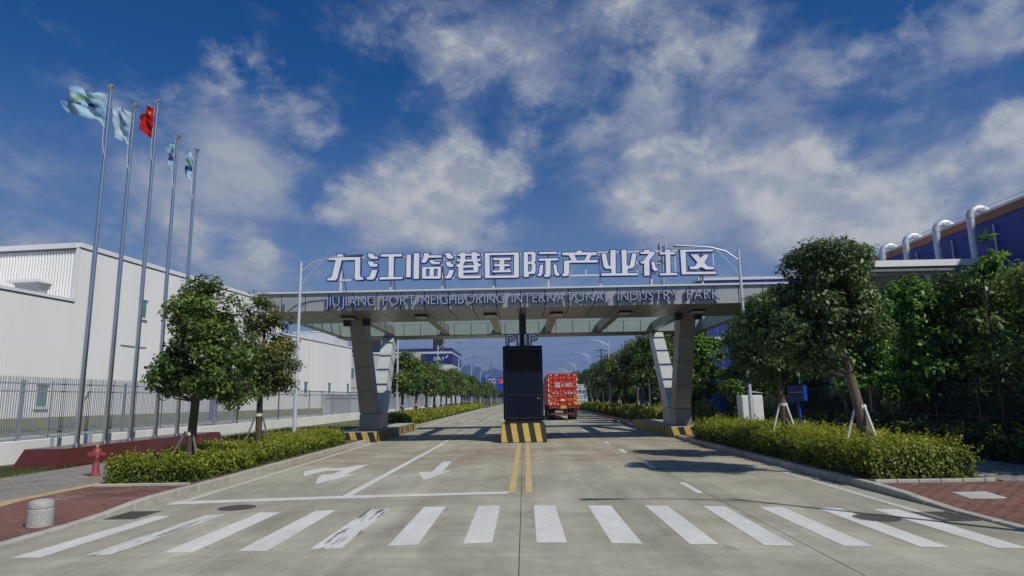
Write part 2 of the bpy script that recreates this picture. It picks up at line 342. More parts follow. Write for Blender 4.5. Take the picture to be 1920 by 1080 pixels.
def stripe_mat(name, period, slant, axis):
    h = NT(name); v = h.pos(); x, y, z = h.xyz(v)
    cmp_ = {'x': x, 'y': y}[axis]
    q = h.math('FRACT', h.math('DIVIDE', h.math('ADD', cmp_, h.math('MULTIPLY', z, slant)), period))
    f = h.math('GREATER_THAN', q, .5)
    c = h.mix(f, (.50, .355, .07), (.014, .014, .016))
    c = h.scale(c, h.rng(h.noise(v, 5, 6, .7), .3, .7, .8, 1.12))
    w = h.rng(h.noise(v, 9, 7, .75), .66, .72, 0, .8); c = h.mix(w, c, (.36, .33, .25))
    h.put(c, h.p.inputs['Base Color']); h.p.inputs['Roughness'].default_value = .6; h.bump(h.noise(v, 30, 3), .2, .01)
stripe_mat('stripe_front', .533, .16, 'x'); stripe_mat('stripe_side', .60, -.22, 'y'); stripe_mat('stripe_island_front', .60, .34, 'x')

# ------------------------------------------------------------------ object helpers
def wloc(o):
    v = Vector((0, 0, 0))
    while o is not None: v += o.location; o = o.parent
    return v
def tag(o, label=None, cat=None, group=None, kind=None):
    if label: o['label'] = label
    if cat: o['category'] = cat
    if group: o['group'] = group
    if kind: o['kind'] = kind
    return o
def empty(name, loc=(0, 0, 0), label=None, cat=None, group=None):
    o = bpy.data.objects.new(name, None); COL.objects.link(o); o.location = loc; o.empty_display_size = .3
    return tag(o, label, cat, group)
def finish(me, mats, smooth=True, ang=35):
    for m in (mats if isinstance(mats, (list, tuple)) else [mats]): me.materials.append(MATS[m])
    if smooth and len(me.polygons):
        me.polygons.foreach_set('use_smooth', [True]*len(me.polygons))
        me.set_sharp_from_angle(angle=R(ang))
    me.update()
def link(name, me, parent=None, loc=None):
    o = bpy.data.objects.new(name, me); COL.objects.link(o)
    if parent is not None: o.parent = parent
    if loc is not None: o.location = loc
    return o

class MB:
    def __init__(s): s.v = []; s.f = []; s.mi = []
    def add(s, vs, fs, mi=0):
        b = len(s.v); s.v += [tuple(p) for p in vs]; s.f += [tuple(i+b for i in f) for f in fs]; s.mi += [mi]*len(fs); return s
    def box(s, lo, hi, mi=0, rz=0, piv=None):
        x0, y0, z0 = lo; x1, y1, z1 = hi
        vs = [(x0, y0, z0), (x1, y0, z0), (x1, y1, z0), (x0, y1, z0), (x0, y0, z1), (x1, y0, z1), (x1, y1, z1), (x0, y1, z1)]
        if rz:
            c = piv or ((x0+x1)/2, (y0+y1)/2); ca, sa = math.cos(rz), math.sin(rz)
            vs = [(c[0]+(x-c[0])*ca-(y-c[1])*sa, c[1]+(x-c[0])*sa+(y-c[1])*ca, z) for x, y, z in vs]
        return s.add(vs, [(0, 3, 2, 1), (4, 5, 6, 7), (0, 1, 5, 4), (1, 2, 6, 5), (2, 3, 7, 6), (3, 0, 4, 7)], mi)
    def hexa(s, vs, mi=0): return s.add(vs, [(0, 3, 2, 1), (4, 5, 6, 7), (0, 1, 5, 4), (1, 2, 6, 5), (2, 3, 7, 6), (3, 0, 4, 7)], mi)
    def tube(s, pts, rad, n=10, mi=0, cap=True):
        pts = [Vector(p) for p in pts]; rad = rad if isinstance(rad, (list, tuple)) else [rad]*len(pts)
        vs = []; fs = []
        d0 = (pts[1]-pts[0]).normalized(); up = Vector((0, 0, 1)) if abs(d0.z) < .95 else Vector((1, 0, 0))
        a = d0.cross(up).normalized()
        for i, p in enumerate(pts):
            d = (pts[min(i+1, len(pts)-1)]-pts[max(i-1, 0)]).normalized()
            a = (a-d*a.dot(d)).normalized(); b = d.cross(a)
            for k in range(n):
                t = 2*math.pi*k/n; vs.append(p+(a*math.cos(t)+b*math.sin(t))*rad[i])
        for i in range(len(pts)-1):
            for k in range(n): fs.append((i*n+k, i*n+(k+1) % n, (i+1)*n+(k+1) % n, (i+1)*n+k))
        if cap: fs += [tuple(range(n))[::-1], tuple(range((len(pts)-1)*n, len(pts)*n))]
        return s.add(vs, fs, mi)
    def lathe(s, prof, c=(0, 0, 0), n=20, mi=0):
        vs = []; fs = []
        for r, z in prof:
            for k in range(n):
                t = 2*math.pi*k/n; vs.append((c[0]+r*math.cos(t), c[1]+r*math.sin(t), c[2]+z))
        for i in range(len(prof)-1):
            for k in range(n): fs.append((i*n+k, i*n+(k+1) % n, (i+1)*n+(k+1) % n, (i+1)*n+k))
        fs += [tuple(range(n))[::-1], tuple(range((len(prof)-1)*n, len(prof)*n))]
        return s.add(vs, fs, mi)
    def bar(s, p0, p1, w, h, mi=0, up=(0, 0, 1)):
        p0, p1 = Vector(p0), Vector(p1); d = (p1-p0).normalized(); u = Vector(up)
        if abs(d.dot(u)) > .98: u = Vector((0, 1, 0))
        a = d.cross(u).normalized()*w/2; b = a.cross(d).normalized()*h/2
        vs = [p0-a-b, p0+a-b, p0+a+b, p0-a+b, p1-a-b, p1+a-b, p1+a+b, p1-a+b]
        return s.add(vs, [(0, 3, 2, 1), (4, 5, 6, 7), (0, 1, 5, 4), (1, 2, 6, 5), (2, 3, 7, 6), (3, 0, 4, 7)], mi)
    def poly(s, pts, z0, z1, mi=0):          # horizontal polygon extruded in z
        n = len(pts); vs = [(p[0], p[1], z0) for p in pts]+[(p[0], p[1], z1) for p in pts]
        tri = tessellate_polygon([[Vector((p[0], p[1], 0)) for p in pts]])
        fs = [tuple(i+n for i in t) for t in tri]+[tuple(t)[::-1] for t in tri]+[(i, (i+1) % n, (i+1) % n+n, i+n) for i in range(n)]
        return s.add(vs, fs, mi)
    def sheet(s, pts, mi=0):
        tri = tessellate_polygon([[Vector((p[0], p[1], 0)) for p in pts]])
        fs = []
        for t in tri:
            a, b, c = (Vector(pts[i][:2]) for i in t); cr = (b-a).x*(c-a).y-(b-a).y*(c-a).x
            fs.append(tuple(t) if cr > 0 else tuple(t)[::-1])
        return s.add(pts, fs, mi)
    def build(s, name, mats, parent=None, loc=None, world=True, bevel=0, smooth=True, ang=35):
        off = Vector((0, 0, 0))
        if world:
            if parent is not None: off = wloc(parent)
            elif loc is not None: off = Vector(loc)
        me = bpy.data.meshes.new(name)
        me.from_pydata([(x-off.x, y-off.y, z-off.z) for x, y, z in s.v], [], s.f)
        if any(s.mi): me.polygons.foreach_set('material_index', s.mi)
        bm = bmesh.new(); bm.from_mesh(me); bmesh.ops.recalc_face_normals(bm, faces=bm.faces)
        if bevel: bmesh.ops.bevel(bm, geom=[e for e in bm.edges if len(e.link_faces) == 2 and e.calc_face_angle(0) > .6], offset=bevel, segments=1, affect='EDGES')
        bm.to_mesh(me); bm.free()
        finish(me, mats, smooth, ang)
        return link(name, me, parent, loc)

def copy_tree(o, parent=None):
    c = o.copy(); COL.objects.link(c)
    if parent is not None: c.parent = parent
    for ch in o.children: copy_tree(ch, c)
    return c
def np_mesh(name, V, F, mats, attr=None, smooth=False):
    me = bpy.data.meshes.new(name); V = np.asarray(V, np.float32); F = np.asarray(F, np.int32); k = F.shape[1]
    me.vertices.add(len(V)); me.vertices.foreach_set('co', V.ravel())
    me.loops.add(F.size); me.loops.foreach_set('vertex_index', F.ravel())
    me.polygons.add(len(F)); me.polygons.foreach_set('loop_start', np.arange(0, F.size, k, dtype=np.int32)); me.polygons.foreach_set('loop_total', np.full(len(F), k, np.int32))
    for m in (mats if isinstance(mats, (list, tuple)) else [mats]): me.materials.append(MATS[m])
    if attr is not None:
        a = me.attributes.new('tint', 'FLOAT', 'POINT'); a.data.foreach_set('value', np.asarray(attr, np.float32))
    me.update(calc_edges=True); me.validate()
    if smooth: me.polygons.foreach_set('use_smooth', [True]*len(me.polygons))
    return me
ORD = ['first', 'second', 'third', 'fourth', 'fifth', 'sixth', 'seventh', 'eighth', 'ninth', 'tenth', 'eleventh', 'twelfth', 'thirteenth', 'fourteenth', 'fifteenth', 'sixteenth', 'seventeenth', 'eighteenth', 'nineteenth', 'twentieth',
       'twenty-first', 'twenty-second', 'twenty-third', 'twenty-fourth', 'twenty-fifth', 'twenty-sixth', 'twenty-seventh', 'twenty-eighth', 'twenty-ninth', 'thirtieth']

# ------------------------------------------------------------------ ground, road, pavements
KL, KR = -7.62, 7.10                       # kerb faces
def hk(y):                                 # pavement height: dropped kerb at the crossing
    t = min(max((y-11.2)/2.2, 0), 1); t = t*t*(3-2*t)
    return .03+.11*t
gnd = MB(); gnd.sheet([(-6000, -200, -.10), (6000, -200, -.10), (6000, 6000, -.10), (-6000, 6000, -.10)])
tag(gnd.build('ground', 'far_ground'), kind='structure')

road = MB()
road.box((KL-.02, -12, -.08), (KR+.02, 54, -.022)); 
ro = road.build('road', 'joint_filler'); tag(ro, kind='structure')
far = MB(); far.box((-8.05, 54, -.08), (8.1, 900, -.004)); far.build('roadway', 'road_concrete', ro)
sxs = [KL-.02, -3.98, -.11, 3.72, KR+.02]; j = .0045
y = -11.5
while y < 53.9:
    y1 = min(y+5.05, 54.0)
    for i in range(4):
        m = MB(); dz = random.uniform(-.0012, .0012)
        m.box((sxs[i]+j, y+j, -.07), (sxs[i+1]-j, y1-j, dz)); m.build('slab', 'road_concrete', ro, bevel=.006)
    y = y1
# side street in front (behind and beside the camera)
side = MB(); side.box((-120, -12, -.08), (KL-.03, 6.2, -.006)); side.box((KR+.03, -12, -.08), (120, 6.2, -.006)); side.build('side_street', 'road_concrete', ro)

ZP = .0045
def paint(name, pts, m='white_paint', z=ZP, label=None):
    b = MB(); b.sheet([(p[0], p[1], z) for p in pts]); o = b.build(name, m, ro, smooth=False)
    if label: o['label'] = label
    return o
STR = [((20, 1047), (75, 1046), (320, 968), (287, 969)), ((160, 1042), (207, 1041), (422, 965), (388, 966)), ((305, 1037), (360, 1037), (526, 961), (488, 961)),
       ((445, 1034), (500, 1034), (630, 957), (592, 958)), ((581, 1030), (640, 1029), (732, 954), (693, 955)), ((727, 1024), (783, 1022), (836, 950), (795, 951)),
       ((868, 1020), (923, 1018), (938, 948), (897, 949)), ((1006, 1018), (1063, 1018), (1041, 948), (1001, 948)), ((1147, 1019), (1205, 1020), (1145, 948), (1102, 948)),
       ((1294, 1021), (1348, 1021), (1252, 949), (1209, 948)), ((1434, 1023), (1491, 1024), (1360, 950), (1318, 949)), ((1582, 1024), (1638, 1025), (1467, 951), (1424, 951)),
       ((1726, 1026), (1781, 1027), (1575, 953), (1530, 952)), ((1870, 1028), (1930, 1029), (1682, 955), (1637, 955))]
for i, q in enumerate(STR):
    P = [G(*p) for p in q]
    if i == 4: paint('crosswalk_stripe', P, 'worn_white_paint', label='crosswalk stripe scraped with dark tyre marks')
    elif i == 1: paint('crosswalk_stripe', P, 'worn_white_paint', z=ZP)
    else: paint('crosswalk_stripe', P)
def gp(l): return [G(*p) for p in l]
paint('stop_line', gp([(310, 947), (640, 935), (953, 926), (953, 922), (640, 930), (330, 941)]))
paint('lane_line', gp([(642, 930), (660, 929.5), (842, 827.5), (835, 828)]))
paint('edge_line', [(-7.18, 13.6), (-7.02, 13.6), (-7.15, 30.4), (-7.31, 30.4)], 'faded_white_paint')
paint('edge_line', [(6.5, 10.6), (6.64, 10.6), (6.72, 17.5), (6.58, 17.5)], 'faded_white_paint')
paint('centre_line', gp([(953, 925), (967, 925), (977, 832), (970, 832)]), 'yellow_paint')
paint('centre_line', gp([(985, 925), (999, 925), (993, 832), (986, 832)]), 'yellow_paint')
for q in ([(1131, 827), (1138, 827), (1145, 832), (1137, 832)], [(1158, 842), (1167, 842), (1177, 849.5), (1170, 849.5)],
          [(1202, 865.5), (1211, 865.5), (1231, 877.5), (1222, 877.5)], [(1273, 905), (1285, 905), (1320, 925), (1308, 925)]): paint('lane_dash', gp(q))
c5 = lambda l: [G(480+x/3, 800+y/3) for x, y in l]
paint('lane_arrow', c5([(1050, 197), (1103, 195), (1052, 250), (1096, 250), (943, 303), (912, 258), (990, 254)]), label='straight lane arrow pointing to the crosswalk')
paint('lane_arrow', c5([(635, 213), (510, 268), (553, 270), (333, 326), (350, 285), (375, 268), (430, 268), (485, 248), (385, 251), (270, 279), (268, 252), (425, 226), (395, 236), (510, 231), (570, 217)]), label='lane arrow pointing straight on and to the side')
def straight_arrow(x, y, s, m='white_paint'):      # s=+1 points away from the camera
    paint('lane_arrow', [(x+a*1.0, y+b*s) if s > 0 else (x-a, y+b*s) for a, b in [(-.11, -2.2), (.11, -2.2), (.11, .6), (.38, .6), (0, 2.2), (-.38, .6), (-.11, .6)]], m)
straight_arrow(2.2, 36.0, 1, 'faded_white_paint'); straight_arrow(5.2, 36.0, 1, 'faded_white_paint'); straight_arrow(-2.2, 35.6, -1, 'faded_white_paint'); straight_arrow(-6.0, 35.6, -1, 'faded_white_paint')
straight_arrow(-5.7, 60, -1); straight_arrow(-2.0, 60, -1)
for i in range(16):
    y0 = 34+6*i if i > 2 else 34+5*i
    if y0 > 45: paint('lane_dash', [(-3.72, y0), (-3.56, y0), (-3.56, y0+2.2), (-3.72, y0+2.2)])
    if y0 > 45: paint('lane_dash', [(3.55, y0), (3.71, y0), (3.71, y0+2.2), (3.55, y0+2.2)])
paint('lane_line', [(-3.95, 30), (-3.79, 30), (-3.72, 43), (-3.88, 43)], 'faded_white_paint', z=ZP)
paint('lane_dash', [(3.5, 33.8), (3.66, 33.8), (3.66, 42), (3.5, 42)], 'faded_white_paint')
for yy in (29.15, 30.55): paint('slow_strip', [(1.5, yy+.55), (6.9, yy), (6.9, yy+.28), (1.5, yy+.83)], 'orange_paint')
paint('edge_line', [(-7.75, 48), (-7.6, 48), (-7.6, 260), (-7.75, 260)], 'white_paint', z=.0)
paint('edge_line', [(7.6, 46), (7.75, 46), (7.75, 260), (7.6, 260)], 'white_paint', z=.0)

def kerb_run(name, x0, x1, y0, y1, step, hf, loc):
    bed = MB(); bed.box((min(x0, x1)+.01, y0, -.2), (max(x0, x1)-.01, y1, -.012)); k = bed.build(name, 'kerb_concrete'); tag(k, kind='structure')
    y = y0
    while y < y1-.05:
        e = min(y+step, y1); m = MB(); a, b = hf(y)+.012+random.uniform(-.004, .004), hf(e)+.012+random.uniform(-.004, .004); q = .006; s = random.uniform(-.006, .006)
        X0, X1 = min(x0, x1)+s, max(x0, x1)+s
        m.hexa([(X0, y+q, -.1), (X1, y+q, -.1), (X1, e-q, -.1), (X0, e-q, -.1), (X0, y+q, a), (X1, y+q, a), (X1, e-q, b), (X0, e-q, b)])
        m.build('kerb_stone', 'kerb_concrete', k, bevel=.014); y = e
kerb_run('kerb_left', KL-.17, KL, 7.0, 31.2, .82, hk, None)
kerb_run('kerb_right', KR, KR+.17, 7.0, 30.6, .82, hk, None)
kerb_run('kerb_far_left', -8.2, -8.03, 42.6, 130, 1.4, lambda y: .14, None)
kerb_run('kerb_far_right', 8.08, 8.25, 40.2, 110, 1.4, lambda y: .14, None)

# pavements: bedding sheet + pavers
def pave_bed(name, x0, x1, y0, y1, m='pavement_bed', dz=-.016):
    b = MB(); ys = [y0+(y1-y0)*i/24 for i in range(25)]
    for p, q in zip(ys, ys[1:]): b.add([(x0, p, hk(p)+dz), (x1, p, hk(p)+dz), (x1, q, hk(q)+dz), (x0, q, hk(q)+dz)], [(0, 1, 2, 3)])
    o = b.build(name, m, smooth=False); tag(o, kind='structure'); return o
pl = pave_bed('pavement_left', -17.1, KL-.17, 6.4, 46)
pr = pave_bed('pavement_right', KR+.17, 15.5, 6.4, 46)
def pavers(parent, x0, x1, y0, y1, bx, by, m, singles, seed, gap=.011, skip=None, th=.03):
    r = random.Random(seed); cells = []; row = 0; y = y0
    while y+by <= y1+1e-6:
        x = x0-(bx/2 if row % 2 else 0)
        while x < x1-.02:
            a, b = max(x, x0), min(x+bx, x1)
            if b-a > .05 and not (skip and skip((a+b)/2, y+by/2)): cells.append((a, b, y, y+by))
            x += bx
        y += by; row += 1
    px = []
    for a, b, c, d in cells:
        v = CM.transposed() @ (Vector(((a+b)/2, (c+d)/2, .1))-Vector((0, 0, CAMH)))
        sx = 960+FPX*v.x/-v.z; sy = 540-FPX*v.y/-v.z
        px.append((0 if (-20 < sx < 1940 and 0 < sy < 1090) else 1e4)+(c+d)/2)
    order = sorted(range(len(cells)), key=lambda i: px[i]); rest = MB()
    for n_, i in enumerate(order):
        a, b, c, d = cells[i]; z0 = hk(c)+r.uniform(-.003, .003); z1 = hk(d)+r.uniform(-.003, .003)
        vs = [(a+gap, c+gap, z0-th), (b-gap, c+gap, z0-th), (b-gap, d-gap, z1-th), (a+gap, d-gap, z1-th), (a+gap, c+gap, z0), (b-gap, c+gap, z0), (b-gap, d-gap, z1), (a+gap, d-gap, z1)]
        if n_ < singles: q = MB(); q.hexa(vs); q.build('paver', m, parent, smooth=False)
        else: rest.hexa(vs)
    if rest.v: tag(rest.build('pavers', m, parent, smooth=False), kind='stuff')
pavers(pl, -10.15, KL-.18, 7.0, 15.2, .30, .15, 'red_paver', 150, 1)
pavers(pl, -10.5, -10.16, 7.0, 30, .34, .30, 'tactile_yellow', 40, 2)
pavers(pl, -13.9, -10.51, 7.0, 31, .40, .20, 'grey_paver', 100, 3)
pavers(pr, KR+.18, 15.0, 7.6, 13.85, .30, .15, 'red_paver', 150, 4, skip=lambda x, y: 8.0 < x < 8.7 and 12.1 < y < 12.7)
pavers(pr, 9.9, 13.4, 13.86, 30, .30, .20, 'grey_paver', 60, 5)
pavers(pr, KR+.18, 9.8, 28.9, 30.6, .30, .15, 'red_paver', 0, 6)
pavers(pl, -10.1, KL-.18, 28.6, 31.2, .30, .15, 'red_paver', 0, 7)
b = MB(); b.hexa([(8.02, 12.12, .02), (8.68, 12.12, .02), (8.68, 12.63, .06), (8.02, 12.63, .06), (8.02, 12.12, hk(12.12)+.006), (8.68, 12.12, hk(12.12)+.006), (8.68, 12.63, hk(12.63)+.006), (8.02, 12.63, hk(12.63)+.006)])
tag(b.build('pit_cover', 'patch_concrete', bevel=.01), 'pale concrete pit cover let into the red paving by the right hedge', 'cover')
b = MB(); b.box((-9.6, 8.2, .02), (-8.35, 9.4, hk(8.5)+.008)); tag(b.build('pit_cover', 'patch_concrete', bevel=.01), 'pale concrete slab in the red paving beside the granite bollard', 'cover')
# planting beds
for nm, x0, x1, y0, y1 in (('planting_bed_left', -10.1, KL-.18, 15.3, 28.5), ('planting_bed_right', KR+.18, 9.75, 13.95, 28.8)):
    b = MB(); b.box((x0, y0, 0), (x1, y1, .165)); tag(b.build(nm, 'bare_soil'), kind='structure')
    b = MB()
    for i in range(int((x1-x0)/.45)+1):
        a = x0+i*.45; e = min(a+.44, x1)
        if e-a > .05: s = MB(); s.box((a, y0-.1, 0), (e, y0-.008, .185+random.uniform(-.006, .006))); s.build('edging_stone', 'kerb_concrete', bpy.data.objects[nm], bevel=.012)
for nm, x0, x1, y0, y1 in (('verge_left', -17.0, -8.22, 46.2, 700), ('verge_right', 8.27, 60, 46.2, 700), ('verge_side', 15.52, 60, 6.4, 46.1)):
    b = MB(); b.box((x0, y0, -.09), (x1, y1, .12)); tag(b.build(nm, 'grass_blade_ground'), kind='structure')

# raised lawn behind the boundary wall
XW = -17.15
def lawn_z(x): return .78+.52*min(1, max(0, (XW-x-2)/14))
b = MB(); xs = [XW-.2, -19.5, -22, -25, -28, -32, -60, -140]
for a, c in zip(xs, xs[1:]): b.add([(a, 4, lawn_z(a)), (a, 400, lawn_z(a)), (c, 400, lawn_z(c)), (c, 4, lawn_z(c))], [(0, 1, 2, 3)])
tag(b.build('lawn', 'grass_blade_ground', smooth=False), kind='structure')
b = MB(); b.box((-20.2, 5, .6), (-17.4, 110, .84)); tag(b.build('path', 'patch_concrete'), kind='structure')

# ------------------------------------------------------------------ foliage generators
def unit(v): return v/np.maximum(np.linalg.norm(v, axis=1, keepdims=True), 1e-6)
def leaf_np(P, N, L, Wd, tint, r, droop=.25):
    n = len(P); T = unit(r.normal(size=(n, 3))); D = unit(T-N*np.sum(T*N, 1, keepdims=True)*.75); D[:, 2] -= droop; D = unit(D)
    Sd = unit(np.cross(D, N)); L = L*r.uniform(.5, 1.5, (n, 1)); Wd = Wd*r.uniform(.6, 1.35, (n, 1)); up = np.cross(Sd, D)
    V = np.empty((n, 4, 3)); V[:, 0] = P; V[:, 1] = P+D*L*.48+Sd*Wd+up*Wd*.35; V[:, 2] = P+D*L; V[:, 3] = P+D*L*.48-Sd*Wd+up*Wd*.35
    F = np.arange(n*4).reshape(n, 4)
    return V.reshape(-1, 3), F, np.repeat(np.clip(tint, 0, 1), 4)
def make_tree(name, seed, lobes, trunk, nclump, nleaf, L, Wd, leaf, bark='bark', clump_r=(.26, .5), droop=.3, parent_loc=(0, 0, 0)):
    """lobes: ellipsoids (cx,cy,cz,rx,ry,rz,weight) in local metres; trunk: list of (x,y,z,r)."""
    r = np.random.default_rng(seed); root = empty(name, parent_loc)
    w = np.array([l[6] for l in lobes], float); w /= w.sum()
    C = []; CR = []
    for i in range(nclump):
        l = lobes[r.choice(len(lobes), p=w)]; d = unit(r.normal(size=(1, 3)))[0]; rad = r.uniform(.12, 1)**.36*(1.12 if r.uniform() < .16 else 1)
        C.append((l[0]+d[0]*l[3]*rad, l[1]+d[1]*l[4]*rad, l[2]+d[2]*l[5]*rad)); CR.append(r.uniform(*clump_r))
    C = np.array(C); CR = np.array(CR); cen = np.array([np.average([l[k] for l in lobes], weights=w) for k in range(3)])
    Vs, Fs, Ts = [], [], []; off = 0
    zlo, zhi = C[:, 2].min(), C[:, 2].max()
    for c, cr in zip(C, CR):
        n = max(8, int(nleaf*(cr/np.mean(clump_r))**1.5)); d = unit(r.normal(size=(n, 3))); q = r.uniform(.15, 1, (n, 1))**.5
        P = c+d*q*cr*np.array([1.1, 1.1, .8]); out_ = unit(P-cen); N = unit(d*.6+out_*.5+np.array([0, 0, .75])+r.normal(size=(n, 3))*.45)
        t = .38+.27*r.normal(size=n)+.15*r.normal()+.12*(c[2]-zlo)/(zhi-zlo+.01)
        v, f, t4 = leaf_np(P, N, L, Wd, t, r, droop); Vs.append(v); Fs.append(f+off); Ts.append(t4); off += len(v)
    link('crown', np_mesh('crown', np.vstack(Vs), np.vstack(Fs), leaf, np.concatenate(Ts)), root)
    m = MB(); tp = [Vector(p[:3]) for p in trunk]; m.tube(tp, [p[3] for p in trunk], 10); tk = m.build('trunk', bark, root, world=False, ang=80)
    br = MB(); tops = tp[max(1, len(tp)//2):]
    for i in range(0, len(C), max(1, len(C)//26)):
        e = Vector(C[i]); s = min(tops, key=lambda p: (p-e).length+max(0, p.z-e.z+.2)*3)
        mid = s.lerp(e, .5)+Vector((r.normal()*.12, r.normal()*.12, -.08)); rr = trunk[-1][3]*.8
        br.tube([s, mid, e], [rr*.85, rr*.5, .012], 6)
    br.build('limbs', bark, root, world=False, ang=80)
    return root
def hedge(name, x0, x1, y0, y1, zb, h, n, L, Wd, leaf, seed, label, cat='hedge', lump=.10, rag=.12, sprig=14):
    r = np.random.default_rng(seed); lx, ly = x1-x0, y1-y0
    root = empty(name, ((x0+x1)/2, (y0+y1)/2, zb), label, cat)
    core = MB(); ins = .20; zz = zb+h-.22
    nx, ny = max(2, int(lx/.5)), max(2, int(ly/.5))
    core.box((x0+ins, y0+ins, zb), (x1-ins, y1-ins, zz)); core.build('twigs', 'hedge_twigs', root)
    areas = np.array([lx*ly*1.15, ly*h, ly*h, lx*h, lx*h]); k = r.choice(5, n, p=areas/areas.sum()); u, v = r.uniform(size=n), r.uniform(size=n)
    P = np.empty((n, 3)); N = np.zeros((n, 3))
    a = k == 0; P[a] = np.c_[x0+u[a]*lx, y0+v[a]*ly, np.full(a.sum(), h)]; N[a] = (0, 0, 1)
    for kk, xx, s in ((1, x0, -1), (2, x1, 1)):
        a = k == kk; P[a] = np.c_[np.full(a.sum(), xx), y0+u[a]*ly, v[a]*h]; N[a] = (s, 0, .25)
    for kk, yy, s in ((3, y0, -1), (4, y1, 1)):
        a = k == kk; P[a] = np.c_[x0+u[a]*lx, np.full(a.sum(), yy), v[a]*h]; N[a] = (0, s, .25)
    def fbm(x, y): return (np.sin(x*2.1+y*1.3+seed)+np.sin(x*4.7-y*3.1+1.7*seed)*.6+np.sin(y*5.3+x*1.1)*.6+np.sin(y*9.1-x*7)*.35)/2.2
    lum = fbm(P[:, 0]+P[:, 2], P[:, 1]+P[:, 2]*.7)
    ex = np.minimum(np.minimum(P[:, 0]-x0, x1-P[:, 0]), np.minimum(P[:, 1]-y0, y1-P[:, 1]))
    P[:, 2] *= 1+lump*lum
    rnd = np.clip((.30-ex)/.30, 0, 1)*(P[:, 2] > h*.55)            # rounded shoulders
    P[:, 2] -= rnd**2*.16*(k == 0)
    dep = r.uniform(0, 1, n)**1.6*.24; spr = (r.uniform(size=n) < .06)*r.uniform(0, rag, n)
    P += unit(N)*(lump*lum[:, None]*.55-dep[:, None]+spr[:, None]); P[:, 2] += zb+r.normal(size=n)*.02; P[:, 2] = np.maximum(P[:, 2], zb+.02)
    Nn = unit(N+np.array([0, 0, .45])+r.normal(size=(n, 3))*.5)
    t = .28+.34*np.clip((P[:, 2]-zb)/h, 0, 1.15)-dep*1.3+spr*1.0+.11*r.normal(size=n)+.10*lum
    ns = int(sprig*ly*lx)
    if ns:
        sp = np.c_[r.uniform(x0+.05, x1-.05, ns), r.uniform(y0+.05, y1-.05, ns), np.full(ns, zb+h)]; edge = r.uniform(size=ns) < .3
        sp[edge, 0] = np.where(r.uniform(size=edge.sum()) < .5, x0, x1); sp[edge, 2] = zb+h*r.uniform(.3, .95, edge.sum())
        dr = unit(np.c_[r.normal(size=ns)*.4+np.where(edge, np.sign(sp[:, 0]-(x0+x1)/2), 0), r.normal(size=ns)*.4, np.ones(ns)]); ln_ = r.uniform(.06, .24, (ns, 1))*(1+rag)
        for q in np.linspace(.1, 1, 7):
            P = np.vstack([P, sp+dr*ln_*q+r.normal(size=(ns, 3))*.012]); Nn = np.vstack([Nn, unit(dr+r.normal(size=(ns, 3))*.8)]); t = np.concatenate([t, .62+.22*q+.12*r.normal(size=ns)])
    Vv, F, T = leaf_np(P, Nn, L, Wd, t, r, -.05)
    link('leaves', np_mesh('leaves', Vv-np.array(root.location), F, leaf, T), root)
    return root
def grass_tuft_field(name, pts_fn, n, h, seed, parent=None):
    r = np.random.default_rng(seed); P = pts_fn(r, n); N = unit(r.normal(size=(n, 3))*np.array([1, 1, .1]))
    D = unit(r.normal(size=(n, 3))*np.array([.35, .35, 0])+np.array([0, 0, 1])); Sd = unit(np.cross(D, N)); hh = h*r.uniform(.5, 1.3, (n, 1)); w = .008
    V = np.empty((n, 3, 3)); V[:, 0] = P-Sd*w; V[:, 1] = P+Sd*w; V[:, 2] = P+D*hh
    o = link(name, np_mesh(name, V.reshape(-1, 3), np.arange(n*3).reshape(n, 3), 'grass_blade', np.repeat(np.clip(.4+.25*r.normal(size=n), 0, 1), 3)))
    return o
g = grass_tuft_field('grass', lambda r, n: np.c_[r.uniform(-17, -13.9, n), np.where(r.uniform(size=n) < .8, r.uniform(9, 19.4, n), r.uniform(19, 20, n)), np.full(n, .13)], 16000, .11, 3)
tag(g, 'short rough grass at the foot of the white wall left of the plinth', 'grass', kind='stuff')
g = grass_tuft_field('grass', lambda r, n: np.c_[r.uniform(-17, -10.4, n), r.uniform(33, 46, n), np.full(n, .13)], 9000, .22, 5)
tag(g, 'weedy grass strip below the white wall left of the gate', 'grass', kind='stuff')
b = MB(); b.box((-17.05, 9, 0), (-13.95, 19.3, .135)); tag(b.build('verge_corner', 'grass_blade_ground'), kind='structure')
b = MB(); b.box((-17.05, 32.5, 0), (-10.35, 46.1, .137)); tag(b.build('verge_gate', 'grass_blade_ground'), kind='structure')

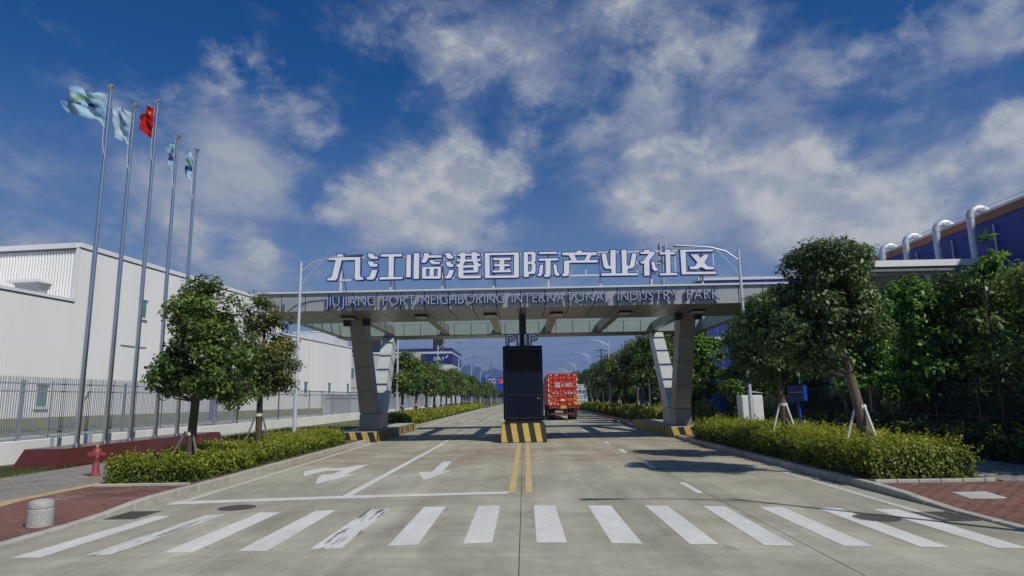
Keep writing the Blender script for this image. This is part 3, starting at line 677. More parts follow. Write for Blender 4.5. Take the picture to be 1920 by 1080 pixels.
# ------------------------------------------------------------------ the gate
YF, ZT, ZB = 28.0, 6.83, 5.98; GX0, GX1 = -11.9, 11.75; YS1, YR0, YR1 = 32.6, 40.2, 42.4
gate = empty('gate', (0, 34, 0), 'wide grey clad gate canopy on slanted columns spanning the road', 'gate')
core = MB(); e = .05
core.box((GX0+e, YF+e, ZB+e), (GX1-e, YS1-e, ZT-.03)); core.box((GX0+e, YR0+e, ZB+e), (GX1-e, YR1-e, ZT-.03))
core.build('frame', 'clad_joint', gate)
npan = 22; pw = (GX1-GX0)/npan; gpn = .018
for i in range(npan):
    a, c = GX0+i*pw+gpn, GX0+(i+1)*pw-gpn
    m = MB(); m.box((a, YF, ZB), (c, YF+.045, ZT-.06)); m.build('fascia_panel', 'clad_grey', gate, bevel=.006)
    for q in range(2):
        ym = YF+.06+(YS1-YF-.07)*q/2; yn = YF+.06+(YS1-YF-.07)*(q+1)/2-.012
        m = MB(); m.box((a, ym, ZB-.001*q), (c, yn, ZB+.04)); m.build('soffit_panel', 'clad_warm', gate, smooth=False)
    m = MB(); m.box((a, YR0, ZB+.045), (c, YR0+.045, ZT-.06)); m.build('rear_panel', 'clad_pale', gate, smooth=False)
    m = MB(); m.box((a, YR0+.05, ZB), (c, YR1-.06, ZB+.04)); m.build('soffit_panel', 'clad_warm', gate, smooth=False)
    m = MB(); m.box((a, YR1-.045, ZB), (c, YR1, ZT-.06)); m.build('rear_panel', 'clad_grey', gate, smooth=False)
m = MB(); m.box((GX0-.06, YF-.11, ZT-.055), (GX1+.06, YF+.35, ZT+.03)); m.build('coping', 'coping', gate, bevel=.01)
m = MB(); m.box((GX0-.06, YR1-.3, ZT-.055), (GX1+.06, YR1+.06, ZT+.03)); m.build('coping', 'coping', gate, bevel=.01)
for x0, x1 in ((GX0, GX0+.5), (GX1-.5, GX1)):
    m = MB(); m.box((x0+.003, YS1+.003, ZB+.05), (x1-.003, YR0-.003, ZT-.06)); m.build('end_beam', 'clad_pale', gate)
BX = [-8.35, -4.85, -1.55, 1.6, 4.85, 8.3]
for x in BX:
    m = MB(); m.box((x-.19, YS1+.003, ZB+.10), (x+.19, YR0-.003, ZT-.25)); m.build('cross_beam', 'clad_warm', gate, bevel=.01)
    f = MB(); f.box((x-.30, 29.75, ZB-.10), (x+.30, 30.55, ZB-.003)); lt = f.build('light_fixture', 'black_matt', gate, bevel=.01)
    f = MB(); f.box((x-.27, 29.78, ZB-.112), (x+.27, 30.52, ZB-.1005)); f.build('lens', 'downlight_lens', lt)
for q in range(4):                                     # roof purlins across the opening
    y = YS1+.9+q*1.8; m = MB(); m.box((GX0+.52, y, ZT-.24), (GX1-.52, y+.14, ZT-.08)); m.build('purlin', 'clad_pale', gate)
def leg(foot, top, wf, wt, df, dt, nseg, mats, jz=.010):
    """clad leg: stacked panels between foot and top centre points (x,y,z)"""
    foot, top = Vector(foot), Vector(top); c = MB()
    def ring(t, ins):
        p = foot.lerp(top, t); w = wf+(wt-wf)*t-2*ins; d = df+(dt-df)*t-2*ins
        return [(p.x-w/2, p.y-d/2, p.z), (p.x+w/2, p.y-d/2, p.z), (p.x+w/2, p.y+d/2, p.z), (p.x-w/2, p.y+d/2, p.z)]
    c.hexa(ring(0, .03)+ring(1, .03)); c.build('column_core', 'clad_joint', gate)
    Lh = (top-foot).length
    for i in range(nseg):
        a, b = i/nseg+jz/Lh, (i+1)/nseg-jz/Lh
        m = MB(); m.hexa(ring(a, 0)+ring(b, 0)); m.build('column_panel', mats, gate, smooth=False)
for sx, x_ft, x_tp, xr_ft, xr_tp in ((-1, -7.95, -8.25, -7.92, -8.62), (1, 7.95, 8.15, 7.98, 8.5)):
    z0 = .50
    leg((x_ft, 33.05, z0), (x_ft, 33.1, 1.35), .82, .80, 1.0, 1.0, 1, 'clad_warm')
    leg((x_ft, 33.1, 1.36), (x_tp, 31.7, ZB-.002), .80, .76, 1.0, 1.05, 4, 'clad_warm')  # front leg: canopy shade is put into the darker cladding colour
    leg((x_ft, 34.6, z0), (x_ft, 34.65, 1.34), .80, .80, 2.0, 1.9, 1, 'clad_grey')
    leg((xr_ft, 34.9, 1.36), (xr_tp, 40.9, ZB-.002), .74, .68, 1.45, 1.2, 4, 'clad_leg_lit')
    for dx in (-.48, .48):
        m = MB(); m.box((x_tp+dx-.16, 31.05, ZB-.32), (x_tp+dx+.16, 31.4, ZB-.004)); m.build('bracket', 'clad_joint', gate, bevel=.02)
# kerbed islands under the columns
for sx, x0, x1, lab in ((-1, -9.35, -7.22, 'yellow and black striped island under the left gate columns'), (1, 7.05, 9.2, 'yellow and black striped island under the right gate columns')):
    r_ = empty('traffic_island', ((x0+x1)/2, 36, 0), lab, 'traffic island')
    m = MB(); m.box((x0+.02, 31.42, 0), (x1-.02, 42.48, .5)); m.build('block', 'patch_concrete', r_)
    m = MB(); m.box((x0, 31.4, 0), (x1, 31.418, .49)); m.build('front_face', 'stripe_island_front', r_)
    xx = x1 if sx < 0 else x0
    m = MB(); m.box((xx-.018 if sx < 0 else xx, 31.42, 0), (xx if sx < 0 else xx+.018, 42.5, .49)); m.build('side_face', 'stripe_side', r_)

# lettering helpers
def text_mesh(ch, size, extr, off=0.0):
    cu = bpy.data.curves.new('t', 'FONT'); cu.body = ch; cu.size = size; cu.extrude = extr; cu.offset = off; cu.resolution_u = 4; cu.align_x = 'LEFT'
    ob = bpy.data.objects.new('t', cu); COL.objects.link(ob); dg = bpy.context.evaluated_depsgraph_get(); dg.update()
    me = bpy.data.meshes.new_from_object(ob.evaluated_get(dg)); bpy.data.objects.remove(ob); bpy.data.curves.remove(cu); me.materials.clear()
    return me
def place_text(txt, x0, x1, z0, z1, y, parent, face, rim=None, extr=.03, rimw=.02, space=.55, name='letter', stand=0.0, gapk=.12, faceoff=0.0):
    """each letter its own mesh, standing in the XZ plane at depth y, fitted to x0..x1, z0..z1 (z may be pairs for a slope)"""
    W_ = []; Hh = 0
    cache = {}
    for ch in txt:
        if ch == ' ': W_.append(None); continue
        if ch not in cache:
            me = text_mesh(ch, 1.0, 0.5); co = np.array([v.co[:] for v in me.vertices]); cache[ch] = (me, co[:, 0].min(), co[:, 0].max(), co[:, 1].max())
        W_.append(cache[ch][2]-cache[ch][1]); 
        if ch.isupper() or ch.isdigit(): Hh = max(Hh, cache[ch][3])
    Hh = Hh or max(c[3] for c in cache.values())
    tot = sum((w if w is not None else space)+gapk for w in W_)-gapk; kx = (x1-x0)/tot; kz = (z1-z0)/Hh; cx = x0
    for ch, w in zip(txt, W_):
        if w is None: cx += (space+gapk)*kx; continue
        me0, mn, mx_, _ = cache[ch]
        def fit(me, ex, grow=0):
            co = np.array([v.co[:] for v in me.vertices]); out_ = np.empty_like(co); o2 = np.empty_like(co)
            o2[:, 0] = (co[:, 0]-mn)*kx; o2[:, 2] = co[:, 1]*kz; o2[:, 1] = -np.sign(co[:, 2])*ex
            me.vertices.foreach_set('co', o2.astype(np.float32).ravel())
        me = text_mesh(ch, 1.0, .5, faceoff); fit(me, extr); finish(me, face)
        o = link(name, me, parent, Vector((cx, y-stand, z0))-wloc(parent))
        if rim:
            me2 = text_mesh(ch, 1.0, .5, rimw); fit(me2, extr); finish(me2, rim)
            link('rim', me2, o, (0, extr*.45, 0))
        cx += (w+gapk)*kx
    for c in cache.values(): bpy.data.meshes.remove(c[0])
pA, pB = PY(608, 574, YF-.3), PY(1350, 549, YF-.3)
place_text('JIUJIANG PORT-NEIGHBORING INTERNATONAL INDUSTRY PARK', pA.x, pB.x, 6.16, 6.60, YF-.15, gate, 'letter_face', 'sign_rim', .05, .022, .35, faceoff=-.012)

# rooftop sign, traced stroke by stroke
def offset_poly(pts, d):
    n = len(pts); ar = sum(pts[i][0]*pts[(i+1) % n][1]-pts[(i+1) % n][0]*pts[i][1] for i in range(n)); s = 1 if ar > 0 else -1; out_ = []
    for i in range(n):
        p0, p1, p2 = (Vector(pts[(i+k) % n]) for k in (-1, 0, 1)); e0, e1 = (p1-p0).normalized(), (p2-p1).normalized()
        n0, n1 = Vector((e0.y, -e0.x))*s, Vector((e1.y, -e1.x))*s; b = n0+n1
        if b.length < .2: b = n0
        b.normalize(); k = d/max(.5, b.dot(n0)); out_.append(tuple(p1+b*k))
    return out_
def solid_xz(mb, outer, holes, y0, y1):
    loops = [outer]+holes; flat = [p for l in loops for p in l]
    tri = tessellate_polygon([[Vector((p[0], p[1], 0)) for p in l] for l in loops]); n = len(flat)
    fs = [tuple(t) for t in tri]+[tuple(i+n for i in t)[::-1] for t in tri]; o = 0
    for l in loops:
        fs += [(o+i, o+(i+1) % len(l), o+(i+1) % len(l)+n, o+i+n) for i in range(len(l))]; o += len(l)
    mb.add([(p[0], y0, p[1]) for p in flat]+[(p[0], y1, p[1]) for p in flat], fs)
c1 = lambda l: [(600+x/7.68, 455+y/7.68) for x, y in l]
c2 = lambda l: [(830+x/7.68, 455+y/7.68) for x, y in l]
c3 = lambda l: [(1040+x/6, 455+y/6) for x, y in l]
CH = [
 [(c1, [(112,210),(238,210),(250,163),(345,163),(330,205),(588,203),(582,470),(600,495),(632,495),(628,540),(530,545),(505,535),(493,510),(500,255),(318,260),(262,500),(240,540),(215,550),(105,550),(95,508),(150,500),(165,480),(220,258),(118,258)], [])],
 [(c1, [(680,152),(765,152),(785,185),(800,195),(838,195),(835,240),(740,242),(705,225),(690,195)], []), (c1, [(680,266),(765,266),(785,298),(835,306),(832,352),(740,355),(708,338),(692,308)], []),
  (c1, [(745,388),(835,388),(800,500),(785,525),(760,538),(675,538),(663,492),(700,490),(715,470)], []), (c1, [(875,162),(1188,155),(1185,205),(1070,208),(1065,487),(1198,487),(1195,530),(852,538),(852,490),(980,487),(982,208),(875,208)], [])],
 [(c1, [(1242,167),(1318,165),(1312,505),(1235,505)], []), (c1, [(1348,147),(1437,145),(1430,528),(1342,530)], []), (c1, [(1495,147),(1585,145),(1572,178),(1762,176),(1758,220),(1565,225),(1545,270),(1515,297),(1460,297),(1452,255),(1470,245),(1480,220)], []),
  (c1, [(1565,250),(1635,245),(1660,272),(1732,275),(1730,315),(1625,318),(1590,300)], []), (c1, [(1468,345),(1750,340),(1745,505),(1725,525),(1465,525)], [[(1535,385),(1575,385),(1570,475),(1535,478)], [(1648,385),(1690,385),(1685,470),(1672,478),(1645,478)]])],
 [(c2, [(28,145),(115,143),(130,178),(158,190),(155,238),(85,240),(55,220),(40,190)], []), (c2, [(35,270),(115,268),(130,300),(162,315),(160,355),(95,358),(60,340),(45,310)], []), (c2, [(90,390),(175,388),(135,490),(118,515),(90,522),(35,522),(22,480),(55,475),(70,455)], []),
  (c2, [(250,138),(333,135),(335,155),(410,155),(415,135),(498,133),(500,155),(545,155),(543,195),(500,198),(500,230),(553,232),(550,272),(505,275),(520,295),(558,300),(555,345),(520,348),(518,420),(500,435),(305,440),(305,470),(558,468),(555,517),(250,522),(228,505),(218,480),(220,355),(195,350),(188,315),(235,300),(245,275),(198,275),(198,235),(250,232),(250,198),(205,195),(208,160),(245,158)],
   [[(332,195),(412,193),(412,235),(332,237)], [(325,280),(430,278),(445,318),(303,325)], [(303,367),(437,363),(437,393),(303,398)]])],
 [(c2, [(600,145),(1103,135),(1105,490),(1085,510),(603,517)], [[(680,187),(1022,182),(1020,455),(1005,465),(685,468)]]),
  (c2, [(720,215),(990,210),(985,255),(893,258),(893,305),(972,303),(970,345),(893,348),(893,385),(925,388),(925,365),(960,365),(975,390),(993,395),(990,430),(712,435),(712,395),(810,393),(812,348),(735,345),(735,308),(812,305),(812,258),(720,258)], [])],
 [(c2, [(1160,130),(1320,125),(1345,150),(1342,265),(1325,285),(1345,310),(1342,430),(1320,455),(1245,458),(1243,500),(1162,503)], [[(1235,175),(1262,172),(1275,185),(1275,260),(1262,268),(1235,268)], [(1238,315),(1265,312),(1278,325),(1275,395),(1262,410),(1235,412)]]),
  (c2, [(1380,130),(1655,125),(1653,168),(1380,170)], []), (c2, [(1375,225),(1670,218),(1668,262),(1560,265),(1558,465),(1540,490),(1515,502),(1460,500),(1452,460),(1475,455),(1475,268),(1378,268)], []),
  (c2, [(1395,318),(1455,312),(1438,455),(1425,480),(1400,490),(1370,488),(1358,455),(1380,448)], []), (c2, [(1585,312),(1640,310),(1660,420),(1685,445),(1685,480),(1650,485),(1620,475),(1605,450)], [])],
 [(c3, [(80,108),(242,106),(248,85),(308,85),(312,105),(478,105),(475,145),(415,148),(395,190),(492,192),(488,228),(170,232),(168,350),(150,378),(85,385),(78,350),(100,345),(100,200),(182,195),(155,148),(82,145)], [[(228,145),(358,142),(330,193),(255,195)]])],
 [(c3, [(520,120),(580,118),(605,245),(622,262),(622,80),(690,76),(692,340),(755,340),(745,78),(812,76),(815,248),(838,258),(868,118),(925,116),(905,260),(880,290),(825,302),(825,338),(940,340),(938,372),(520,378),(520,342),(632,340),(632,302),(570,298),(545,270)], [])],
 [(c3, [(1000,78),(1072,75),(1072,98),(1130,100),(1130,125),(1070,205),(1072,375),(1003,378),(1000,240),(965,238),(958,208),(990,205),(1050,130),(960,132),(960,100),(1000,98)], []), (c3, [(1080,215),(1125,210),(1140,275),(1165,290),(1162,322),(1120,325),(1095,300)], []),
  (c3, [(1235,75),(1302,72),(1305,102),(1362,102),(1360,135),(1305,138),(1308,335),(1385,338),(1383,370),(1178,374),(1175,342),(1248,338),(1242,138),(1175,138),(1175,105),(1235,103)], [])],
 [(c3, [(1405,75),(1788,72),(1786,103),(1478,108),(1485,325),(1822,322),(1820,358),(1425,362)], []), (c3, [(1518,130),(1605,128),(1640,165),(1680,130),(1745,132),(1690,225),(1725,262),(1800,268),(1800,302),(1700,308),(1650,280),(1600,305),(1518,302),(1510,265),(1570,262),(1600,225)], [])]]
YSG = 28.9
sign = empty('rooftop_sign', (0, YSG, ZT), 'large white Chinese characters with blue rims standing on the gate roof', 'sign')
def toxz(l): return [(p.x, p.z) for p in (PY(x, y, YSG) for x, y in l)]
zlow, zhigh, xmin, xmax = 99, 0, 99, -99
for comps in CH:
    f, rm = MB(), MB()
    for cf, outer, holes in comps:
        o_ = toxz(cf(outer)); hs = [toxz(cf(h)) for h in holes]
        solid_xz(f, offset_poly(o_, -.022), [offset_poly(h, .022) for h in hs], YSG-.02, YSG+.10)
        solid_xz(rm, offset_poly(o_, .020), [offset_poly(h, -.020) for h in hs], YSG, YSG+.16)
        zlow = min(zlow, min(p[1] for p in o_)); zhigh = max(zhigh, max(p[1] for p in o_)); xmin = min(xmin, min(p[0] for p in o_)); xmax = max(xmax, max(p[0] for p in o_))
    ch = f.build('sign_character', 'sign_face', sign, smooth=False); rm.build('rim', 'sign_rim', ch, smooth=False)
for px in (640, 733, 829, 925, 1028, 1124, 1220, 1316):
    p = PY(px, 500, YSG+.24); zt_ = zhigh-.16; m = MB()
    m.box((p.x-.035, YSG+.2, ZT-.02), (p.x+.035, YSG+.28, zt_)); m.bar((p.x, YSG+.27, zt_-.35), (p.x+.1, YSG+1.25, ZT-.05), .05, .05)
    m.build('post', 'sign_frame_white', sign)
for zz in (zlow+.14, zhigh-.16):
    m = MB(); m.box((xmin+.2, YSG+.17, zz-.03), (xmax-.15, YSG+.199, zz+.03)); m.build('rail', 'sign_frame_white', sign)
for px in (1068, 1098, 1194, 1266, 1338):
    p = PY(px, 500, YSG+.2); m = MB(); m.box((p.x-.02, YSG+.165, zlow+.18), (p.x+.02, YSG+.199, zhigh-.2)); m.build('stay', 'sign_frame_white', sign)
m = MB(); m.box((PY(1225, 492, YSG).x, YSG+.167, PY(1225, 492, YSG).z-.025), (PY(1262, 492, YSG).x, YSG+.198, PY(1262, 492, YSG).z+.025)); m.build('stay', 'sign_frame_white', sign)

# centre pylon
pyl = empty('display_pylon', (-.06, 30.3, 0), 'tall black display pylon standing in the middle of the gate', 'pylon')
m = MB(); m.hexa([(-1.14, 29.45, 0), (1.0, 29.45, 0), (1.0, 36.2, 0), (-1.14, 36.2, 0), (-1.06, 29.62, .84), (.93, 29.62, .84), (.93, 36.1, .84), (-1.06, 36.1, .84)])
base = m.build('base', 'stripe_front', pyl, bevel=.04)
m = MB(); m.box((-.90, 30.0, .842), (.76, 30.75, 1.0)); m.build('plinth', 'black_matt', pyl)
m = MB(); m.box((-.98, 29.95, 1.0), (.88, 30.85, 4.42)); bod = m.build('cabinet', 'black_gloss', pyl, bevel=.03)
m = MB(); m.box((-.86, 29.93, 3.28), (.77, 29.948, 4.25)); m.build('screen', 'screen_dark', pyl, bevel=.004)
m = MB(); m.box((-.86, 29.935, 2.18), (.77, 29.948, 3.2)); m.build('screen', 'screen_navy', pyl, bevel=.004)
m = MB(); m.box((-.86, 29.935, 1.08), (.77, 29.948, 2.1)); m.build('screen', 'screen_navy', pyl, bevel=.004)
for (xa, xb, za, zb_) in ((-.90, -.862, 1.06, 4.28), (.772, .81, 1.06, 4.28)):
    m = MB(); m.box((xa, 29.925, za), (xb, 29.949, zb_)); m.build('bezel', 'black_matt', pyl, bevel=.004)
for za in (1.04, 2.115, 3.215, 4.26):
    m = MB(); m.box((-.86, 29.926, za), (.77, 29.949, za+.05)); m.build('bezel', 'black_matt', pyl, bevel=.004)
m = MB(); m.box((.60, 29.905, 1.95), (.72, 29.934, 1.98)); m.build('handle', 'steel_galv', pyl)
m = MB(); m.box((.56, 29.928, 1.2), (.565, 29.9349, 1.93)); m.build('door_seam', 'black_void', pyl)
m = MB(); m.box((-.02-.17, 30.5, 4.42), (-.02+.17, 30.8, ZB+.06)); m.build('mast', 'black_matt', pyl)
for ch, xa, xb in (('P', -.80, -.40), ('I', -.27, -.16), ('I', .05, .16), ('P', .27, .66)):
    place_text(ch, xa, xb, 4.43, 4.98, 30.2, pyl, 'pylon_letter', 'sign_rim', .05, .05, faceoff=-.012)

# ------------------------------------------------------------------ left side: wall, fence, plinth, flags
bw = empty('boundary_wall', (XW, 40, 0), 'low white rendered wall carrying the grey picket fence along the left pavement', 'wall')
y = 6.0
while y < 120:
    L_ = 4.6 if y < 33 else 7.0; ztop = .86 if y < 33 else .80
    m = MB(); m.box((XW-.12, y+.02, -.1), (XW+.12, min(y+L_, 120)-.02, ztop)); m.build('wall_block', 'wall_white_render', bw, bevel=.015); y += L_
for yp in (23.0, 25.05):
    m = MB(); m.box((XW-.14, yp, .1), (XW+.15, yp+.2, .885)); m.build('wall_pier', 'grey_wall', bw, bevel=.01)
fn = empty('picket_fence', (XW, 40, .86), 'grey metal picket fence on the low white wall at the left', 'fence')
zf = .86
for zz in (zf+.22, zf+1.66, zf+1.93):
    m = MB(); m.box((XW-.018, 6.2, zz-.022), (XW+.018, 38, zz+.022)); m.build('rail', 'fence_grey', fn)
pk = MB(); pk.box((-.011, -.011, 0), (.011, .011, 2.10)); pk.add([(-.011, -.011, 2.1), (.011, -.011, 2.1), (.011, .011, 2.1), (-.011, .011, 2.1), (0, 0, 2.16)], [(0, 1, 4), (1, 2, 4), (2, 3, 4), (3, 0, 4)])
pk0 = pk.build('picket', 'fence_grey', fn, world=False, smooth=False); pk0.location = (.03, 19.5-40, .03)
yy = 19.5+.105; cnt = 1
while yy < 38:
    o = pk0.copy(); COL.objects.link(o); o.location = (.03, yy-40, .03); o.rotation_euler = (random.uniform(-.004, .004), random.uniform(-.004, .004), 0); yy += .105; cnt += 1
for i, (yy, m_, w) in enumerate(((21.75, 'fence_grey', .045), (23.1, 'fence_dark', .014), (24.75, 'fence_dark', .014), (27.4, 'fence_grey', .04), (30.3, 'fence_dark', .018), (33.0, 'fence_grey', .045), (35.6, 'fence_grey', .04), (37.9, 'fence_grey', .045))):
    m = MB(); m.box((XW-.055-w, yy-w, zf), (XW-.055+w, yy+w, zf+2.05)); m.build('post', m_, fn)
fb = empty('railing_fence', (XW, 60, .80), 'blue-grey post and rail fence continuing behind the left lamp post', 'fence')
for zz in (.18, 1.72, 2.02):
    m = MB(); m.box((XW-.02, 38.2, .8+zz-.025), (XW+.02, 119, .8+zz+.025)); m.build('rail', 'fence_dark' if zz > 1.6 else 'fence_grey', fb)
for i in range(20):
    yy = 38.4+i*3.2+(i > 6)*i*.35
    if yy < 118: m = MB(); m.box((XW-.07, yy-.05, .78), (XW-.021, yy+.05, 2.9)); m.build('post', ('fence_dark' if i < 4 else 'fence_grey'), fb)
thin = MB(); yy = 38.5
while yy < 118: thin.box((XW+.021, yy-.008, .9), (XW+.037, yy+.008, 2.8)); yy += .16
tag(thin.build('pickets', 'fence_grey', fb, smooth=False), kind='stuff')
p = PY(403, 735, 33.2); m = MB(); m.box((XW-.4, 35.6, 1.0), (XW-.3, 36.4, 2.75)); bp_ = empty('notice_board', (XW-.35, 36, .8), 'narrow bright blue board standing behind the picket fence', 'board'); m.build('panel', 'fence_blue', bp_, bevel=.01)
m = MB(); m.box((XW-.38, 35.95, .78), (XW-.32, 36.05, 1.0)); m.build('foot', 'fence_grey', bp_)

plth = empty('flagpole_plinth', (-14.75, 24.5, .13), 'long dark red granite plinth carrying the five flagpoles', 'plinth')
Y0, Y1 = 19.35, 30.2; XF, XB = -14.02, -15.45; zt = .70; sl = .14
m = MB(); m.hexa([(XB+.03, Y0+.03, .1), (XF-.03, Y0+.03, .1), (XF-.03, Y1-.03, .1), (XB+.03, Y1-.03, .1), (XB+.03, Y0+.55, zt-.03), (XF-sl-.03, Y0+.25, zt-.03), (XF-sl-.03, Y1-.35, zt-.03), (XB+.03, Y1-.5, zt-.03)]); m.build('core', 'clad_joint', plth)
npn = 7
for i in range(npn):
    a, c = Y0+(Y1-Y0)*i/npn, Y0+(Y1-Y0)*(i+1)/npn; g_ = .005
    at, ct = (a if i else Y0+.23), (c if i < npn-1 else Y1-.33)
    m = MB(); m.hexa([(XF-.02, a+g_, .1), (XF, a+g_, .1), (XF, c-g_, .1), (XF-.02, c-g_, .1), (XF-sl*.12-.02, a+g_, .205), (XF-sl*.12, a+g_, .205), (XF-sl*.12, c-g_, .205), (XF-sl*.12-.02, c-g_, .205)]); m.build('granite_panel', 'red_granite', plth, smooth=False)
    m = MB(); m.hexa([(XF-sl*.12-.02, a+g_, .21), (XF-sl*.12, a+g_, .21), (XF-sl*.12, c-g_, .21), (XF-sl*.12-.02, c-g_, .21), (XF-sl-.02, at+g_, zt-.004), (XF-sl, at+g_, zt-.004), (XF-sl, ct-g_, zt-.004), (XF-sl-.02, ct-g_, zt-.004)]); m.build('granite_panel', 'red_granite', plth, smooth=False)
    m = MB(); m.box((XB+.02, max(a, Y0+.5)+g_, zt-.02), (XF-sl-.004, min(c, Y1-.5)-g_, zt)); m.build('top_slab', 'red_granite', plth, smooth=False)
m = MB(); m.hexa([(XB, Y0, .1), (XF-.006, Y0, .1), (XF-.006, Y0+.02, .1), (XB, Y0+.02, .1), (XB, Y0+.5, zt), (XF-sl-.006, Y0+.22, zt), (XF-sl-.006, Y0+.24, zt), (XB, Y0+.52, zt)]); m.build('end_panel', 'red_granite', plth, smooth=False)

POLES = [(143, 835, 160), (196, 828, 196), (243, 823, 188), (290, 818, 254), (331, 812, 280)]
POLE_XY = [];
PN = ['nearest', 'second nearest', 'middle', 'second farthest', 'farthest']
for i, (px, pyb, pyt) in enumerate(POLES):
    d = ray(px, pyb); t = -14.72/d.x; Yp = d.y*t
    zp = PY(px+(66, 58, 60, 45, 40)[i], pyt, Yp).z
    r_ = empty('flagpole', (-14.72, Yp, .70), f'{PN[i]} tall steel flagpole standing on the red plinth', 'flagpole', 'flagpoles on the red plinth')
    H = zp-.70
    m = MB(); m.tube([(0, 0, 0), (0, 0, H*.5), (0, 0, H-.28)], [.088, .075, .055], 18); m.build('pole', 'steel_brushed', r_, world=False)
    m = MB(); m.lathe([(.05, H-.30), (.062, H-.26), (.07, H-.12), (.105, H-.05), (.125, H-.03), (.125, H), (.02, H+.03)], n=18); m.build('finial', 'steel_brushed', r_, world=False)
    m = MB(); m.lathe([(.16, 0), (.16, .02), (.10, .05), (.092, .12)], n=18); m.build('base_collar', 'steel_brushed', r_, world=False)
    m = MB(); fl = 2.02 if i < 3 else 1.75; m.tube([(-.10, -.03, H-.35), (-.105, -.03, H-fl), (-.06, -.05, H-fl-.35), (.0, -.08, H-fl-.55), (.09, -.05, H-fl-.75)], .007, 6); m.build('halyard', 'stake_white', r_, world=False)
    POLE_XY.append((-14.72, Yp, zp))

def flag_mat(name, base, deep, emblem, textrow, patch=None):
    h = NT(name); uv = h.n('ShaderNodeUVMap', uv_map='UVMap').outputs[0]; u, v, _ = h.xyz(uv)
    n_ = h.noise(uv, 2.2, 3, .5); c = h.mix(h.rng(n_, .45, .62), base, deep)
    def ell(cu, cv, ru, rv, rot=0):
        du = h.math('SUBTRACT', u, cu); dv = h.math('SUBTRACT', v, cv); ca, sa = math.cos(rot), math.sin(rot)
        a = h.math('ADD', h.math('MULTIPLY', du, ca), h.math('MULTIPLY', dv, sa)); b2 = h.math('SUBTRACT', h.math('MULTIPLY', dv, ca), h.math('MULTIPLY', du, sa))
        return h.math('ADD', h.math('POWER', h.math('ABSOLUTE', h.math('DIVIDE', a, ru)), 2), h.math('POWER', h.math('ABSOLUTE', h.math('DIVIDE', b2, rv)), 2))
    if emblem:
        e = ell(.40, .40, .24, .14, .5); ring = h.math('MULTIPLY', h.math('LESS_THAN', e, 1.0), h.math('GREATER_THAN', ell(.37, .44, .20, .115, .5), 1.0))
        c = h.mix(h.math('MULTIPLY', ring, .7), c, (.26, .46, .10)); c = h.mix(h.math('LESS_THAN', ell(.34, .46, .10, .065, .5), 1), c, (.01, .04, .28))
    if textrow:
        band = h.math('MULTIPLY', h.math('GREATER_THAN', v, .56), h.math('LESS_THAN', v, .63)); band = h.math('MULTIPLY', band, h.math('MULTIPLY', h.math('GREATER_THAN', u, .14), h.math('LESS_THAN', u, .80)))
        g_ = h.math('GREATER_THAN', h.noise(uv, 42, 1, .5, (1, .35, 1)), .50); c = h.mix(h.math('MULTIPLY', band, g_), c, (.015, .03, .13))
    if patch:
        for cu, cv, ru, rv, col in patch: c = h.mix(h.math('LESS_THAN', ell(cu, cv, ru, rv), 1), c, col)
    h.put(c, h.p.inputs['Base Color']); h.p.inputs['Roughness'].default_value = .75; h.p.inputs['Specular IOR Level'].default_value = .2
    tr = h.n('ShaderNodeBsdfTranslucent'); h.put(c, tr.inputs[0]); mx = h.n('ShaderNodeMixShader'); mx.inputs[0].default_value = .35
    h.put(h.p.outputs[0], mx.inputs[1]); h.put(tr.outputs[0], mx.inputs[2]); h.put(mx.outputs[0], h.t.nodes['Material Output'].inputs[0])
flag_mat('flag_pale_blue', (.42, .60, .72), (.10, .25, .45), True, True)
flag_mat('flag_blue_white', (.48, .62, .72), (.13, .28, .46), False, False, [(.7, .5, .10, .05, (.40, .22, .05)), (.75, .66, .06, .05, (.02, .06, .22))])
flag_mat('flag_red', (.52, .015, .012), (.40, .010, .010), False, False, [(.16, .20, .035, .055, (.6, .36, .03)), (.34, .09, .022, .032, (.7, .5, .03)), (.42, .17, .022, .032, (.7, .5, .03)), (.42, .28, .022, .032, (.7, .5, .03)), (.34, .36, .022, .032, (.7, .5, .03))])
flag_mat('flag_blue_mark', (.35, .55, .72), (.07, .17, .36), False, False, [(.6, .46, .16, .07, (.25, .02, .08)), (.5, .6, .3, .10, (.02, .05, .20))])
flag_mat('flag_blue_green', (.42, .58, .72), (.05, .14, .36), False, False, [(.4, .45, .12, .12, (.12, .38, .04)), (.45, .62, .25, .08, (.02, .05, .28))])
def interp(poly, t):
    L_ = [0]
    for a, c in zip(poly, poly[1:]): L_.append(L_[-1]+math.dist(a, c))
    s = t*L_[-1]
    for i in range(len(poly)-1):
        if s <= L_[i+1]+1e-9:
            q = (s-L_[i])/max(L_[i+1]-L_[i], 1e-9); return (poly[i][0]+(poly[i+1][0]-poly[i][0])*q, poly[i][1]+(poly[i+1][1]-poly[i][1])*q)
    return poly[-1]
